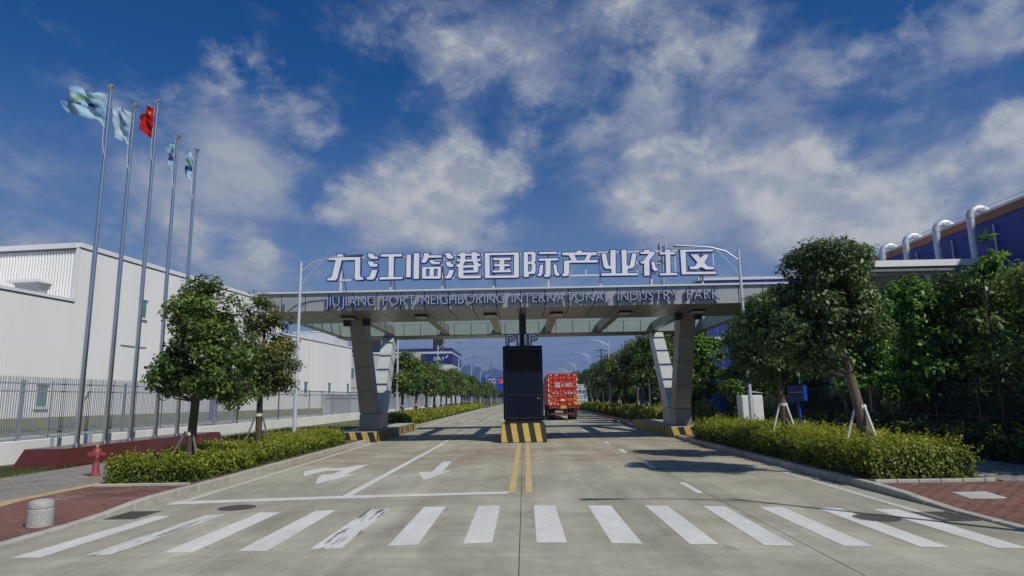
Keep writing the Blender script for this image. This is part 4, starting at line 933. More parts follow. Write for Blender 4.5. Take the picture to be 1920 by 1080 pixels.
def flag(i, top, bot, m, label, folds, amp, seed):
    r = random.Random(seed); nx, nz = 40, 26; Yp = POLE_XY[i][1]-.03; V = []; UV = []
    org = None
    for b in range(nz+1):
        for a in range(nx+1):
            u, v = a/nx, b/nz
            T, B = interp(top, u), interp(bot, u)
            px = T[0]+(B[0]-T[0])*v; py = T[1]+(B[1]-T[1])*v
            dy = amp*(u**.7)*(math.sin(folds*2*math.pi*u+v*3.4+seed)+.5*math.sin(folds*3.7*u-v*6+seed*2)+.35*math.sin(v*9+u*5))
            dy += .035*math.sin(v*22+u*9+seed)*(1-u*.5)*min(1, u*6)
            p = PY(80+px/4.5, 140+py/4.5, Yp); p.y += dy; p.z += .03*math.sin(u*13+v*4+seed)*u
            if a == 0: hx = -14.72-.085-p.x
            p.x += hx; V.append(p); UV.append((u, v))
    org = V[0].copy()
    me = bpy.data.meshes.new('flag'); F = [(b*(nx+1)+a, b*(nx+1)+a+1, (b+1)*(nx+1)+a+1, (b+1)*(nx+1)+a) for b in range(nz) for a in range(nx)]
    me.from_pydata([tuple(v-org) for v in V], [], F); uvl = me.uv_layers.new(name='UVMap')
    for l in me.loops: uvl.data[l.index].uv = UV[l.vertex_index]
    finish(me, m, True, 80); o = link('flag', me, None, org); tag(o, label, 'flag', 'flags on the poles'); return o
flag(0, [(556, 158), (480, 146), (440, 165), (350, 110), (285, 82), (240, 100), (215, 180), (190, 205)], [(520, 452), (500, 410), (400, 372), (330, 350), (210, 315), (185, 295), (183, 270), (190, 240)], 'flag_pale_blue', 'large pale blue flag with green and blue emblem streaming from the nearest pole', 2.1, .16, 1)
flag(1, [(780, 320), (735, 300), (690, 250), (640, 240), (590, 298)], [(755, 592), (720, 570), (680, 545), (648, 535), (650, 400)], 'flag_blue_white', 'pale blue and white flag with small orange mark folding beside the red flag', 1.6, .16, 2)
flag(2, [(978, 280), (940, 272), (900, 248), (915, 300), (880, 380)], [(962, 540), (930, 520), (900, 495), (870, 470), (850, 420)], 'flag_red', 'red flag with yellow stars on the middle pole', 1.3, .14, 3)
flag(3, [(1145, 548), (1120, 555), (1095, 580), (1088, 610)], [(1118, 808), (1100, 800), (1085, 795), (1078, 780)], 'flag_blue_mark', 'small wrapped blue flag with dark red mark on the second farthest pole', 1.2, .13, 4)
flag(4, [(1292, 680), (1270, 655), (1245, 645), (1232, 670)], [(1280, 895), (1250, 880), (1220, 865), (1208, 835)], 'flag_blue_green', 'small wrapped blue and white flag with green mark on the farthest pole', 1.2, .13, 5)

# hydrant and bollard
hy = empty('fire_hydrant', (-11.55, 17.4, .14), 'weathered red fire hydrant with yellow cap on the pavement beside the hedge', 'fire hydrant')
m = MB(); m.lathe([(.15, 0), (.15, .035), (.10, .05), (.098, .10), (.085, .13), (.085, .40), (.10, .415), (.105, .43), (.10, .455)], n=22); m.build('barrel', 'hydrant_red', hy, world=False)
m = MB(); m.lathe([(.098, .455), (.122, .475), (.122, .60), (.115, .64), (.09, .69), (.055, .725), (.028, .74)], n=22); m.build('bonnet', 'hydrant_red', hy, world=False)
for a in (0, math.pi, -math.pi/2):
    d = Vector((math.cos(a), math.sin(a), 0)); z = Vector((0, 0, .545)); m = MB()
    m.tube([d*.09+z, d*.17+z], .058, 14); m.tube([d*.17+z, d*.215+z], .072, 14); m.tube([d*.215+z, d*.245+z], .03, 6); m.build('outlet', 'hydrant_red', hy, world=False)
m = MB(); m.lathe([(.03, .741), (.034, .75), (.034, .79), (.02, .80)], n=6); m.build('cap', 'hydrant_yellow', hy, world=False)
bo = empty('bollard', (-8.13, 10.95, .035), 'short speckled granite bollard on the red paving by the dropped kerb', 'bollard')
m = MB(); m.lathe([(.195, 0), (.19, .27), (.175, .285)], n=28); m.build('shaft', 'granite_speckle', bo, world=False)
m = MB(); m.lathe([(.168, .286), (.182, .30), (.185, .365), (.172, .395), (.12, .425), (.03, .437)], n=28); m.build('cap', 'granite_speckle', bo, world=False)
# manholes and gratings
for (x, y, lab) in ((-5.6, 12.72, 'round iron manhole cover beside the stop line on the left'), (5.62, 10.8, 'round iron manhole cover between the right-hand crosswalk stripes')):
    r_ = empty('manhole_cover', (x, y, 0), lab, 'manhole'); m = MB(); m.lathe([(.35, -.01), (.35, .004), (.33, .007), (.315, .007), (.31, .0035)], n=36); m.build('ring', 'iron', r_, world=False)
    m = MB()
    for a in range(-6, 7):
        w = math.sqrt(max(.30**2-(a*.045)**2, 0)); m.box((-w, a*.045-.014, .004), (w, a*.045+.014, .0095))
    tag(m.build('ribs', 'iron', r_, world=False, smooth=False), kind='stuff')
for (x, y, lab) in ((-7.22, 12.05, 'iron storm drain grating by the left kerb'), (6.75, 10.85, 'iron storm drain grating by the right kerb')):
    r_ = empty('drain_grating', (x, y, 0), lab, 'drain'); m = MB(); m.box((-.26, -.40, -.01), (.26, .40, .0035)); m.build('well', 'black_void', r_, world=False)
    for k_ in range(9): m = MB(); m.box((-.25, -.385+k_*.09, .0036), (.25, -.345+k_*.09, .010)); m.build('slat', 'iron', r_, world=False)
    for sx in (-.265, .265): m = MB(); m.box((sx-.02, -.42, -.005), (sx+.02, .42, .011)); m.build('rim', 'iron', r_, world=False)

# ------------------------------------------------------------------ street lamps
def lamp(x, y, side, label, H=7.85):
    r_ = empty('street_lamp', (x, y, .14), label, 'street lamp', 'street lamps along the road'); s = side
    m = MB(); m.tube([(0, 0, 0), (0, 0, H*.5), (0, 0, H)], [.088, .072, .05], 12); m.build('pole', 'lamp_white', r_, world=False)
    m = MB(); m.lathe([(.15, 0), (.15, .025), (.10, .03), (.10, .35), (.09, .36)], n=12); m.build('base', 'lamp_white', r_, world=False)
    m = MB(); z0 = H-.45; m.tube([(0, 0, z0), (s*.55, 0, z0+.42), (s*1.2, 0, z0+.60), (s*1.95, 0, z0+.66)], [.035, .033, .03, .026], 8); m.build('arm', 'lamp_white', r_, world=False)
    m = MB(); m.tube([(0, 0, z0-.65), (s*.45, 0, z0-.05), (s*.95, 0, z0+.50)], .017, 8); m.build('strut', 'lamp_white', r_, world=False)
    m = MB(); a = z0+.66; m.hexa([(s*1.9, -.06, a-.03), (s*2.7, -.12, a+.0), (s*2.7, .12, a+.0), (s*1.9, .06, a-.03), (s*1.9, -.05, a+.03), (s*2.7, -.09, a+.06), (s*2.7, .09, a+.06), (s*1.9, .05, a+.03)]); m.build('lamp_head', 'lamp_head_grey', r_, world=False, bevel=.01)
lamp(-9.58, 26.8, 1, 'pale street lamp with curved arm rising from the left hedge before the gate')
lamp(9.15, 26.3, -1, 'pale street lamp with curved arm behind the white cabinet on the right')
lamp(9.3, 7.4, -1, 'street lamp on the red paving at the right edge')
for i, y in enumerate((48.3, 71, 94, 117, 140, 163, 186, 209)): lamp(-9.58, y, 1, f'{ORD[i]} street lamp beyond the gate on the left verge')
for i, y in enumerate((48.3, 70.5, 91, 116, 140)): lamp(9.4, y, -1, f'{ORD[i]} street lamp beyond the gate on the right verge')

# ------------------------------------------------------------------ trees, hedges, supports
def tripod(x, y, zb, r, h, m, label, seed, grp='tree supports'):
    rr = random.Random(seed); r_ = empty('tree_support', (x, y, zb), label, 'tree support', grp); a0 = rr.uniform(0, 6.28)
    for k_ in range(3):
        a = a0+k_*2.09; q = MB(); q.tube([(math.cos(a)*r, math.sin(a)*r, 0), (math.cos(a)*.10, math.sin(a)*.10, h)], .03, 8); q.build('pole', m, r_, world=False)
    q = MB(); q.lathe([(.115, h-.10), (.125, h-.09), (.125, h-.02), (.115, h-.01)], n=14); q.build('strap', 'stake_white', r_, world=False)
    return r_
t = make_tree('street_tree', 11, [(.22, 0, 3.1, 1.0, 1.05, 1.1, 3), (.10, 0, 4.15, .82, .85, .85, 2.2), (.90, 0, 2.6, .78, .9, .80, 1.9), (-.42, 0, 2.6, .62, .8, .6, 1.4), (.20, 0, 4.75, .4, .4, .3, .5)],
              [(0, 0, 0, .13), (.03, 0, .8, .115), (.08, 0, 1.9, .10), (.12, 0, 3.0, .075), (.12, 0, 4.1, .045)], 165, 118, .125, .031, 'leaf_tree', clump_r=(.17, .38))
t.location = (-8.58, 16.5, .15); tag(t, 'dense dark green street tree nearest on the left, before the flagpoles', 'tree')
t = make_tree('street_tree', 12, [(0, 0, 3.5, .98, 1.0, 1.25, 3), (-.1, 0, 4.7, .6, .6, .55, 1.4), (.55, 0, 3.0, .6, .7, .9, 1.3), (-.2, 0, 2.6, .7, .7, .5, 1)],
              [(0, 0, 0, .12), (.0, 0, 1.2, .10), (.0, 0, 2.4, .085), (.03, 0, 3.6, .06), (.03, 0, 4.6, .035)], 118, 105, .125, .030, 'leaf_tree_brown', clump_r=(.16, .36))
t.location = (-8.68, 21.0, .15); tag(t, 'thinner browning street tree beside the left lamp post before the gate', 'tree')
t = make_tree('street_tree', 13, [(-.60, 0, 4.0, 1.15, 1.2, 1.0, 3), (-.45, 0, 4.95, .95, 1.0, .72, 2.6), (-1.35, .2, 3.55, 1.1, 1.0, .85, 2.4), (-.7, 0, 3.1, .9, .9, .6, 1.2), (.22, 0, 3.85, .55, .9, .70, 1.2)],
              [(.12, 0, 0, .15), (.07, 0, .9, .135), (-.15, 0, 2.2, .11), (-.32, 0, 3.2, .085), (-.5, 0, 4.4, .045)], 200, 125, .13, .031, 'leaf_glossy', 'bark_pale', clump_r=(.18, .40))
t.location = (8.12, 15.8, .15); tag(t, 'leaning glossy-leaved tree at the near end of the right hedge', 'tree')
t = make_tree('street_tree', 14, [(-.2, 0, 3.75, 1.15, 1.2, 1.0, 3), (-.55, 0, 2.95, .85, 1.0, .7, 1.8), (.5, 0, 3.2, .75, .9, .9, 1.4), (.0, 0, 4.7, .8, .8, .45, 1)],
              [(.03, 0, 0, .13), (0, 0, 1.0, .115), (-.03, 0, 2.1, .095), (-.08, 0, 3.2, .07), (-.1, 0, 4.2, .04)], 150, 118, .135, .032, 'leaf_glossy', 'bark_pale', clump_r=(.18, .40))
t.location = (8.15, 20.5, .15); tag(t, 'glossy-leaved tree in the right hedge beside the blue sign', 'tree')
tripod(-8.58, 16.5, .15, .66, 1.15, 'stake_grey', 'dark three-pole support around the nearest left tree', 3)
tripod(-8.68, 21.0, .15, .62, 1.5, 'stake_grey', 'dark three-pole support around the browning left tree', 5)
tripod(8.14, 15.8, .15, .62, 1.55, 'stake_white', 'white three-pole support around the leaning right tree', 9)
tripod(8.15, 20.5, .15, .60, 1.55, 'stake_white', 'white three-pole support around the tree beside the blue sign', 21)

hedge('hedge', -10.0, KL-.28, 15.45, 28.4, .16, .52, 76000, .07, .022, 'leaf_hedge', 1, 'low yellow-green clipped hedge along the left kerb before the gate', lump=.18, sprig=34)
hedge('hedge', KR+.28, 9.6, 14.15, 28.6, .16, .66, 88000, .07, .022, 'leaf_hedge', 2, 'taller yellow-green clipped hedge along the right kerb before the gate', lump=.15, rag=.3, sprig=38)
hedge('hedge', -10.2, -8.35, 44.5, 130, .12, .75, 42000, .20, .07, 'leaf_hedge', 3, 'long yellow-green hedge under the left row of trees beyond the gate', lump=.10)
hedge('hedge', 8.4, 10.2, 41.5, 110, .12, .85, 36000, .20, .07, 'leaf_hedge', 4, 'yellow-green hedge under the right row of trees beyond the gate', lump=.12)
hedge('shrub_row', 11.6, 13.2, 47, 130, .1, 2.3, 16000, .30, .10, 'leaf_dark_shrub', 8, 'tall dark shrub screen behind the right row of trees beyond the gate', 'shrubs', lump=.2, rag=.4, sprig=3)
hedge('shrub_row', 12.4, 13.3, 12.5, 40, .12, .75, 26000, .13, .045, 'leaf_dark_shrub', 5, 'dark shrub row at the foot of the right-hand fence', 'shrubs', lump=.2, rag=.3)
hedge('shrub_row', 14.3, 16.2, 9, 46, .1, 1.5, 40000, .16, .05, 'leaf_dark_shrub', 6, 'taller dark shrub row behind the right-hand fence', 'shrubs', lump=.25, rag=.4)
def bush(x, y, z, r, h, n, leaf, seed, label, L=.10, Wd=.03):
    rr = np.random.default_rng(seed); root = empty('bush', (x, y, z), label, 'bush')
    d = unit(rr.normal(size=(n, 3))); d[:, 2] = np.abs(d[:, 2]); q = rr.uniform(.3, 1, (n, 1))**.5*(1+.18*np.sin(d[:, :1]*9+seed)*np.cos(d[:, 1:2]*7)); P = d*q*np.array([r, r, h])
    Vv, F, T = leaf_np(P, unit(d+np.array([0, 0, .5])+rr.normal(size=(n, 3))*.5), L, Wd, .45+.2*rr.normal(size=n)+.2*d[:, 2], rr, -.1)
    link('leaves', np_mesh('leaves', Vv, F, leaf, T), root)
    st = MB()
    for k_ in range(7): a = k_*.9; st.tube([(0, 0, 0), (math.cos(a)*r*.3, math.sin(a)*r*.3, h*.45), (math.cos(a)*r*.6, math.sin(a)*r*.6, h*.8)], [.03, .02, .008], 5)
    tag(st.build('stems', 'bark', root, world=False), kind='stuff')
bush(16.8, 23.5, .1, 1.4, 2.6, 2600, 'leaf_yellow_bush', 1, 'yellow-leaved bush glowing behind the right-hand fence')
bush(15.3, 27.5, .1, 1.0, 2.2, 1500, 'leaf_yellow_bush', 2, 'small yellow bush behind the blue sign')
bush(11.4, 41.0, .1, 1.1, 1.7, 1500, 'leaf_hedge', 3, 'bright green bush beside the right gate island', .16, .05)
bush(9.0, 43.5, .1, .9, 1.35, 1500, 'leaf_hedge', 4, 'bright rounded bush at the end of the far right hedge', .16, .05)

# right-hand backdrop trees (behind the fence)
bk1 = make_tree('broadleaf_tree', 21, [(0, 0, 3.6, 1.9, 1.9, 1.3, 3), (-.9, 0, 2.8, 1.2, 1.3, .8, 1.6), (1.1, .2, 4.4, 1.3, 1.3, .9, 1.8), (-.2, .2, 5.2, 1.3, 1.2, .7, 1.6), (1.2, 0, 2.7, 1.0, 1.0, .6, 1)],
                [(0, 0, 0, .16), (.05, 0, 1.4, .13), (-.05, 0, 2.8, .10), (.1, 0, 4.2, .06), (.1, 0, 5.2, .03)], 95, 115, .21, .055, 'leaf_tree', clump_r=(.32, .7))
bk2 = make_tree('broadleaf_tree', 22, [(0, 0, 4.0, 1.5, 1.5, .45, 2), (.3, 0, 3.0, 1.7, 1.6, .40, 2), (-.2, 0, 5.0, 1.2, 1.2, .45, 1.6), (0, 0, 5.8, .8, .8, .4, 1), (-.4, .2, 2.2, 1.3, 1.3, .3, 1)],
                [(0, 0, 0, .13), (0, 0, 1.8, .11), (.04, 0, 3.4, .08), (0, 0, 5.0, .05), (0, 0, 5.8, .03)], 90, 105, .22, .06, 'leaf_bright', clump_r=(.3, .62))
BACK = [(14.9, 17.5, bk1, .92, 0, 'big spreading tree behind the fence at the right edge'), (15.6, 21.5, bk1, 1.0, 2.0, 'dense tree behind the yellow bush at the right'), (13.9, 22.5, bk2, .92, .5, 'layered bright green tree behind the leaning tree'),
        (14.4, 27.5, bk2, 1.0, 2.4, 'layered bright green tree between the two glossy trees'), (16.5, 30.5, bk1, 1.05, 4.0, 'dense dark tree behind the blue sign'), (13.9, 33.0, bk2, 1.0, 4.4, 'layered tree beyond the white cabinet'),
        (13.2, 38.0, bk2, 1.02, 1.1, 'layered bright tree just right of the right gate column'), (15.5, 42.0, bk2, 1.15, 3.3, 'tall layered tree behind the right end of the canopy'), (12.9, 46.5, bk2, 1.1, 5.3, 'layered tree seen between the right gate columns'),
        (17.8, 17.0, bk2, .98, 1.7, 'bright leafy tree at the far right edge'), (18.5, 25.5, bk2, 1.0, .9, 'bright tree deep behind the yellow bush'),
        (15.6, 13.0, bk1, 1.0, 3.1, 'tree just outside the right edge shading the pavement'), (16.6, 9.4, bk1, 1.05, 5.0, 'tree outside the right edge nearest the side street')]
used = set()
for x, y, proto, sc, rz, lab in BACK:
    o = proto if proto.name not in used else copy_tree(proto); used.add(proto.name)
    o.location = (x, y, .1); o.rotation_euler = (0, 0, rz); o.scale = (sc, sc, sc); tag(o, lab, 'tree', 'trees behind the right-hand fence')
sap = make_tree('sapling', 31, [(0, 0, 6.0, .35, .3, .35, 1), (.3, 0, 5.6, .25, .25, .25, 1), (-.25, 0, 5.4, .25, .25, .2, 1)], [(0, 0, 0, .05), (.03, 0, 2.5, .04), (0, 0, 4.5, .03), (0, 0, 5.9, .012)], 10, 22, .24, .06, 'leaf_bright', clump_r=(.15, .25), droop=-.1)
sap.location = (13.55, 18.6, .1); tag(sap, 'slender sapling rising above the trees in front of the blue hall', 'tree')
# rows beyond the gate
rt = [make_tree('row_tree', 41+k_, [(0, 0, 3.5, 1.25, 1.25, 1.15, 3), (.3*(-1)**k_, .2, 4.5, .85, .85, .6, 1.5), (-.4, -.2, 2.9, .9, .9, .6, 1.2)], [(0, 0, 0, .13), (0, 0, 1.4, .11), (.04, 0, 2.8, .08), (0, 0, 4.0, .04)], 52, 85, .20, .058, lf, clump_r=(.34, .66)) for k_, lf in enumerate(('leaf_tree', 'leaf_tree', 'leaf_tree_brown'))]
spz = []
usedr = [False]*3
def row(x, ys, side, grp, lab, sx):
    for i, y in enumerate(ys):
        k_ = (i*7+i//3) % 3
        o = rt[k_] if not usedr[k_] else copy_tree(rt[k_]); usedr[k_] = True; s = random.uniform(.9, 1.1)*sx
        o.location = (x+random.uniform(-.15, .15), y, .1); o.rotation_euler = (0, 0, random.uniform(0, 6.28)); o.scale = (s*random.uniform(.95, 1.08), s, s); tag(o, lab.format(ORD[i]), 'tree', grp)
        if y < 120: tripod(o.location.x, y, .12, .62, 1.5, 'stake_white' if side > 0 else 'stake_grey', 'three-pole support of the '+lab.format(ORD[i]), 100+i, grp.replace('trees', 'tree supports'))
row(-9.5, [49.5, 55.5, 61.5, 67, 73.5, 79, 84.5, 90, 96, 102, 108, 114, 121, 128, 135, 143, 151, 160, 169, 178, 188, 198, 208], -1, 'trees in the left row beyond the gate', '{} row tree beyond the gate on the left', 1.1)
row(10.0, [47, 52.5, 57.5, 63, 69, 75, 81, 88, 96, 105, 115, 126, 140], 1, 'trees in the right row beyond the gate', '{} row tree beyond the gate on the right', 1.22)
for i, (x, y, s, lab) in enumerate(((14.5, 60, 1.45, 'tall dark tree rising behind the right row near the gate'), (15.5, 78, 1.5, 'second tall tree behind the right row'), (14.0, 95, 1.3, 'third tall tree behind the right row'), (12.5, 118, 1.2, 'farthest tall tree behind the right row'), (-13.5, 230, 1.2, 'dark tree closing the far left end of the road'), (-8.5, 250, 1.3, 'dark tree under the far blue billboard'), (10, 175, 1.1, 'small tree beyond the white truck'), (6, 300, 1.4, 'far tree where the road bends'), (-2, 320, 1.4, 'far tree at the road end'))):
    o = copy_tree(bk1); o.location = (x, y, .1); o.rotation_euler = (0, 0, i*1.3); o.scale = (s, s, s); tag(o, lab, 'tree'); o.pop('group', None) if hasattr(o, 'pop') else None
    if 'group' in o: del o['group']
# weeds by the wall
# ------------------------------------------------------------------ right-hand fence, cabinet, signs
rf = empty('mesh_fence', (13.75, 28, .1), 'dark mesh fence with black posts behind the right pavement', 'fence')
for i in range(18):
    y = 9.5+i*2.05; m = MB(); m.box((13.72, y-.03, .08), (13.78, y+.03, 2.35)); m.build('post', 'fence_dark', rf)
for zz in (.25, 1.2, 2.2):
    m = MB(); m.box((13.735, 9.5, zz-.015), (13.765, 46, zz+.015)); m.build('rail', 'fence_dark', rf)
ms = MB(); y = 9.55
while y < 40: ms.box((13.746, y, .2), (13.752, y+.006, 2.2)); y += .08
for k_ in range(24): ms.box((13.753, 9.5, .22+k_*.083), (13.758, 40, .226+k_*.083))
tag(ms.build('mesh', 'fence_dark', rf, smooth=False), kind='stuff')
cb = empty('cabinet', (9.6, 27.6, .15), 'white metal electrical cabinet with sloped cap in the right hedge', 'cabinet')
m = MB(); m.box((9.14, 27.3, .15), (10.02, 27.95, 1.95)); m.build('body', 'cabinet_white', cb, bevel=.01)
m = MB(); m.hexa([(10.10, 27.22, 1.952), (10.10, 27.22, 1.952), (10.10, 28.03, 1.952), (10.10, 28.03, 1.952), (10.10, 27.22, 2.02), (10.10, 27.22, 2.02), (10.10, 28.03, 2.02), (10.10, 28.03, 2.02)]); m.add([(10.10, 27.22, 2.021), (10.10, 27.22, 2.021), (10.10, 28.03, 2.021), (10.10, 28.03, 2.021), (9.44, 27.5, 2.10), (9.74, 27.5, 2.10), (9.74, 27.8, 2.10), (9.44, 27.8, 2.10)], [(0, 1, 5, 4), (1, 2, 6, 5), (2, 3, 7, 6), (3, 0, 4, 7), (4, 5, 6, 7)]); m.build('cap', 'cabinet_white', cb)
for xa in (9.17, 9.595):
    m = MB(); m.box((xa, 27.285, .25), (xa+.405, 27.298, 1.88)); d_ = m.build('door', 'cabinet_white', cb, bevel=.004)
    m = MB(); m.box((xa+(.36 if xa < 9.3 else .02), 27.262, 1.05), (xa+(.385 if xa < 9.3 else .045), 27.284, 1.2)); m.build('handle', 'steel_galv', d_)
sg = empty('post_sign', (9.45, 22.4, .15), 'blue box sign on a slanting blue post behind the right hedge', 'sign')
m = MB(); m.tube([(9.5, 22.4, .15), (9.43, 22.4, 1.75)], .045, 12); m.build('post', 'sign_blue', sg)
m = MB(); rz = R(-38); m.box((9.18, 22.2, 1.72), (9.68, 22.62, 2.26), rz=rz); m.build('box', 'sign_navy', sg, bevel=.008)  # navy puts the shade of the front face into the box colour
def rot2(x, y, c, a): return (c[0]+(x-c[0])*math.cos(a)-(y-c[1])*math.sin(a), c[1]+(x-c[0])*math.sin(a)+(y-c[1])*math.cos(a))
m = MB(); m.box((9.681, 22.2, 1.74), (9.69, 22.62, 2.24), rz=rz, piv=(9.43, 22.41)); m.build('lit_side', 'sign_blue', sg)  # brighter blue sheet: sunlight on this side is put into the colour
m = MB(); m.box((9.2, 22.19, 2.02), (9.66, 22.198, 2.035), rz=rz, piv=(9.43, 22.41)); m.build('line_mark', 'gold_mark', sg)
tt = empty('sign_totem', (9.95, 53.5, .1), 'narrow bright blue sign totem with pale glass panel beyond the right gate column', 'sign')
m = MB(); m.box((9.85, 53.3, .1), (10.15, 53.7, 2.55)); m.add([(9.85, 53.3, 2.551), (10.15, 53.3, 2.551), (10.15, 53.7, 2.551), (9.85, 53.7, 2.551), (9.85, 53.3, 2.75), (9.85, 53.7, 2.75)], [(0, 1, 4), (3, 5, 2), (1, 2, 5, 4), (0, 4, 5, 3)]); m.build('pillar', 'sign_blue', tt)
m = MB(); m.box((9.58, 53.4, .1), (9.845, 53.5, 2.15)); m.build('glass_panel', 'teal_glass', tt)
lw = empty('garden_wall', (13, 84, .1), 'low grey wall behind the right row of trees', 'wall')
m = MB(); m.box((11.6, 83, .1), (17.5, 83.4, 1.3)); m.build('wall_body', 'grey_wall', lw); m = MB(); m.box((11.5, 82.95, 1.302), (17.6, 83.45, 1.42)); m.build('coping', 'kerb_concrete', lw)

# ------------------------------------------------------------------ white warehouse on the left
wa = R(6.1); wu = Vector((math.sin(wa), math.cos(wa), 0)); wn = Vector((-math.cos(wa), math.sin(wa), 0)); WC = Vector((-32.5, 45, 0))
def WP(s, d, z): p = WC+wu*s+wn*d; return (p.x, p.y, z)
wh = empty('warehouse', (-38, 60, 1.0), 'huge white metal-clad warehouse behind the picket fence on the left', 'warehouse')
def wblock(s0, s1, d0, d1, z0, z1, name, m, par=wh, **k):
    q = MB(); q.hexa([WP(s0, d0, z0), WP(s1, d0, z0), WP(s1, d1, z0), WP(s0, d1, z0), WP(s0, d0, z1), WP(s1, d0, z1), WP(s1, d1, z1), WP(s0, d1, z1)]); return q.build(name, m, par, smooth=False, **k)
wblock(0.0, 31, 0, 45, .9, 13.55, 'tall_block', 'warehouse_white')
wblock(-45, -.01, .004, 40, .9, 9.5, 'low_block', 'warehouse_white')
wblock(31.01, 54, .004, 40, .9, 10.15, 'end_block', 'warehouse_white')
def trim(s0, s1, z, hh, d=-.10): 
    wblock(s0, s1, d, .25, z, z+hh, 'roof_trim', 'warehouse_trim'); wblock(s0, s1, d+.06, .2, z-.07, z-.003, 'roof_trim', 'trim_dark')
trim(-.12, 31.1, 13.5, .34); trim(-45, -.13, 9.42, .2); trim(31.12, 54.1, 10.08, .2)
wblock(-.30, -.012, .1, 45, 13.42, 13.8, 'gable_trim', 'warehouse_trim'); wblock(-.22, -.02, .2, 45, 13.32, 13.418, 'gable_trim', 'trim_dark')
for k_ in range(48):                                   # ribbed sheets of the upper gable
    d = .30+k_*.24; q = MB(); q.hexa([WP(-.08, d, 9.52), WP(-.02, d-.06, 9.52), WP(-.02, d+.13, 9.52), WP(-.08, d+.07, 9.52), WP(-.08, d, 13.3), WP(-.02, d-.06, 13.3), WP(-.02, d+.13, 13.3), WP(-.08, d+.07, 13.3)]); q.build('cladding_rib', 'warehouse_white', wh, smooth=False)
for sm in (-40, -34, -28, -22, -16, -10, -5, 5, 10.5, 16, 21.5, 27, 36, 41, 46, 51):      # cladding joints of the long wall
    wblock(sm, sm+.05, -.012, .003, 1.0, 13.3 if 0 < sm < 31 else 9.3, 'cladding_joint', 'warehouse_trim')
for sm in (14, 39):
    q = MB(); q.tube([WP(sm, -.12, 1.2), WP(sm, -.12, 13.3 if sm < 31 else 9.9)], .06, 8); q.build('downpipe', 'warehouse_white', wh)
wblock(-.16, -.0, -.05, .2, 9.5, 13.4, 'corner_trim', 'warehouse_trim')
hd = wblock(-1.3, -.10, 1.9, 4.5, 10.80, 11.0, 'vent_hood', 'warehouse_trim')
q = MB(); q.hexa([WP(-.4, 2.5, 9.52), WP(-.10, 2.5, 9.52), WP(-.10, 3.9, 9.52), WP(-.4, 3.9, 9.52), WP(-1.0, 2.15, 10.795), WP(-.10, 2.15, 10.795), WP(-.10, 4.2, 10.795), WP(-1.0, 4.2, 10.795)]); q.build('louvre', 'grey_wall', hd, smooth=False)
def wwin(s, z, w=.9, h=1.5):
    o = wblock(s, s+w, -.04, .02, z, z+h, 'window', 'warehouse_trim'); wblock(s+.07, s+w-.07, -.055, -.041, z+.07, z+h-.07, 'pane', 'teal_glass', o); wblock(s-.12, s+w+.12, -.16, -.03, z-.12, z-.01, 'sill', 'warehouse_trim', o); wblock(s-.05, s+w+.05, -.14, -.042, z+h+.005, z+h+.06, 'hood', 'trim_dark', o)
def s_of(px):
    t = (px-983)/FPX; return (WC.x-t*WC.y)/(t*wu.y-wu.x)
wwin(s_of(248), PY(250, 596, 45+s_of(248)).z); wwin(s_of(66), PY(70, 764, 45+s_of(66)).z)
for px in (410, 511, 572, 617, 652): wwin(s_of(px), 3.0)
for a, c in ((s_of(221), s_of(221)+.06), (s_of(266), s_of(266)+.06)): wblock(a, c, -.02, .003, 1.3, 6.6, 'door_frame', 'warehouse_trim')
wblock(s_of(221)-.1, s_of(266)+.15, -.03, .003, 6.6, 6.72, 'door_frame', 'trim_dark')
q = MB(); p1 = s_of(152); q.tube([WP(p1, -.25, 1.2), WP(p1, -.25, 2.6), WP(p1+.3, -.25, 3.0), WP(p1+.6, -.1, 3.0)], .10, 8); q.build('vent_pipe', 'warehouse_trim', wh)
wblock(49, 53.8, .6, 7.2, 10.16, 12.2, 'roof_house', 'wall_lilac'); wblock(48.9, 53.9, .5, 7.3, 12.203, 12.34, 'roof_trim', 'warehouse_trim')
for k_ in range(4): wblock(48.97, 48.995, .75+k_*1.6, 2.2+k_*1.6, 10.5, 12.1, 'glazing', 'grey_wall_light')

# ------------------------------------------------------------------ office block with the blue sign band
of = empty('office_block', (-45, 190, 0), 'pale grey block with dark blue sign band beyond the left row of trees', 'building')
def bb(name, lo, hi, m, par, **k): q = MB(); q.box(lo, hi); return q.build(name, m, par, **k)
bb('wall', (-78, 175, 0), (-19.8, 200, 15.2), 'grey_wall_light', of)
bb('parapet', (-78.2, 174.8, 15.25), (-19.6, 200.2, 15.85), 'sign_navy', of)
bb('sign_band', (-28.0, 174.7, 11.75), (-19.55, 174.99, 14.4), 'sign_blue' if False else 'sign_navy', of)
bb('sign_band', (-19.79, 175.0, 11.75), (-19.55, 199.5, 14.4), 'sign_navy', of)
place_text('DAY', -24.6, -21.7, 12.5, 13.45, 174.6, of, 'white_plain', None, .06)
q = MB(); q.hexa([(-21.5, 174.55, 13.1), (-21.3, 174.55, 13.1), (-21.3, 174.69, 13.1), (-21.5, 174.69, 13.1), (-20.9, 174.55, 13.9), (-20.6, 174.55, 13.9), (-20.6, 174.69, 13.9), (-20.9, 174.69, 13.9)]); q.build('tick_mark', 'white_plain', of)
for i in range(9):
    xa = -76+i*6.1
    o = bb('window', (xa, 174.9, 8.2), (xa+3.6, 175.02, 10.0), 'grey_wall', of); bb('pane', (xa+.15, 174.86, 8.3), (xa+3.45, 174.895, 9.9), 'teal_glass', o)
for i in range(8): bb('seam', (-76+i*7, 174.95, .2), (-75.9+i*7, 174.995, 15.2), 'grey_wall', of)
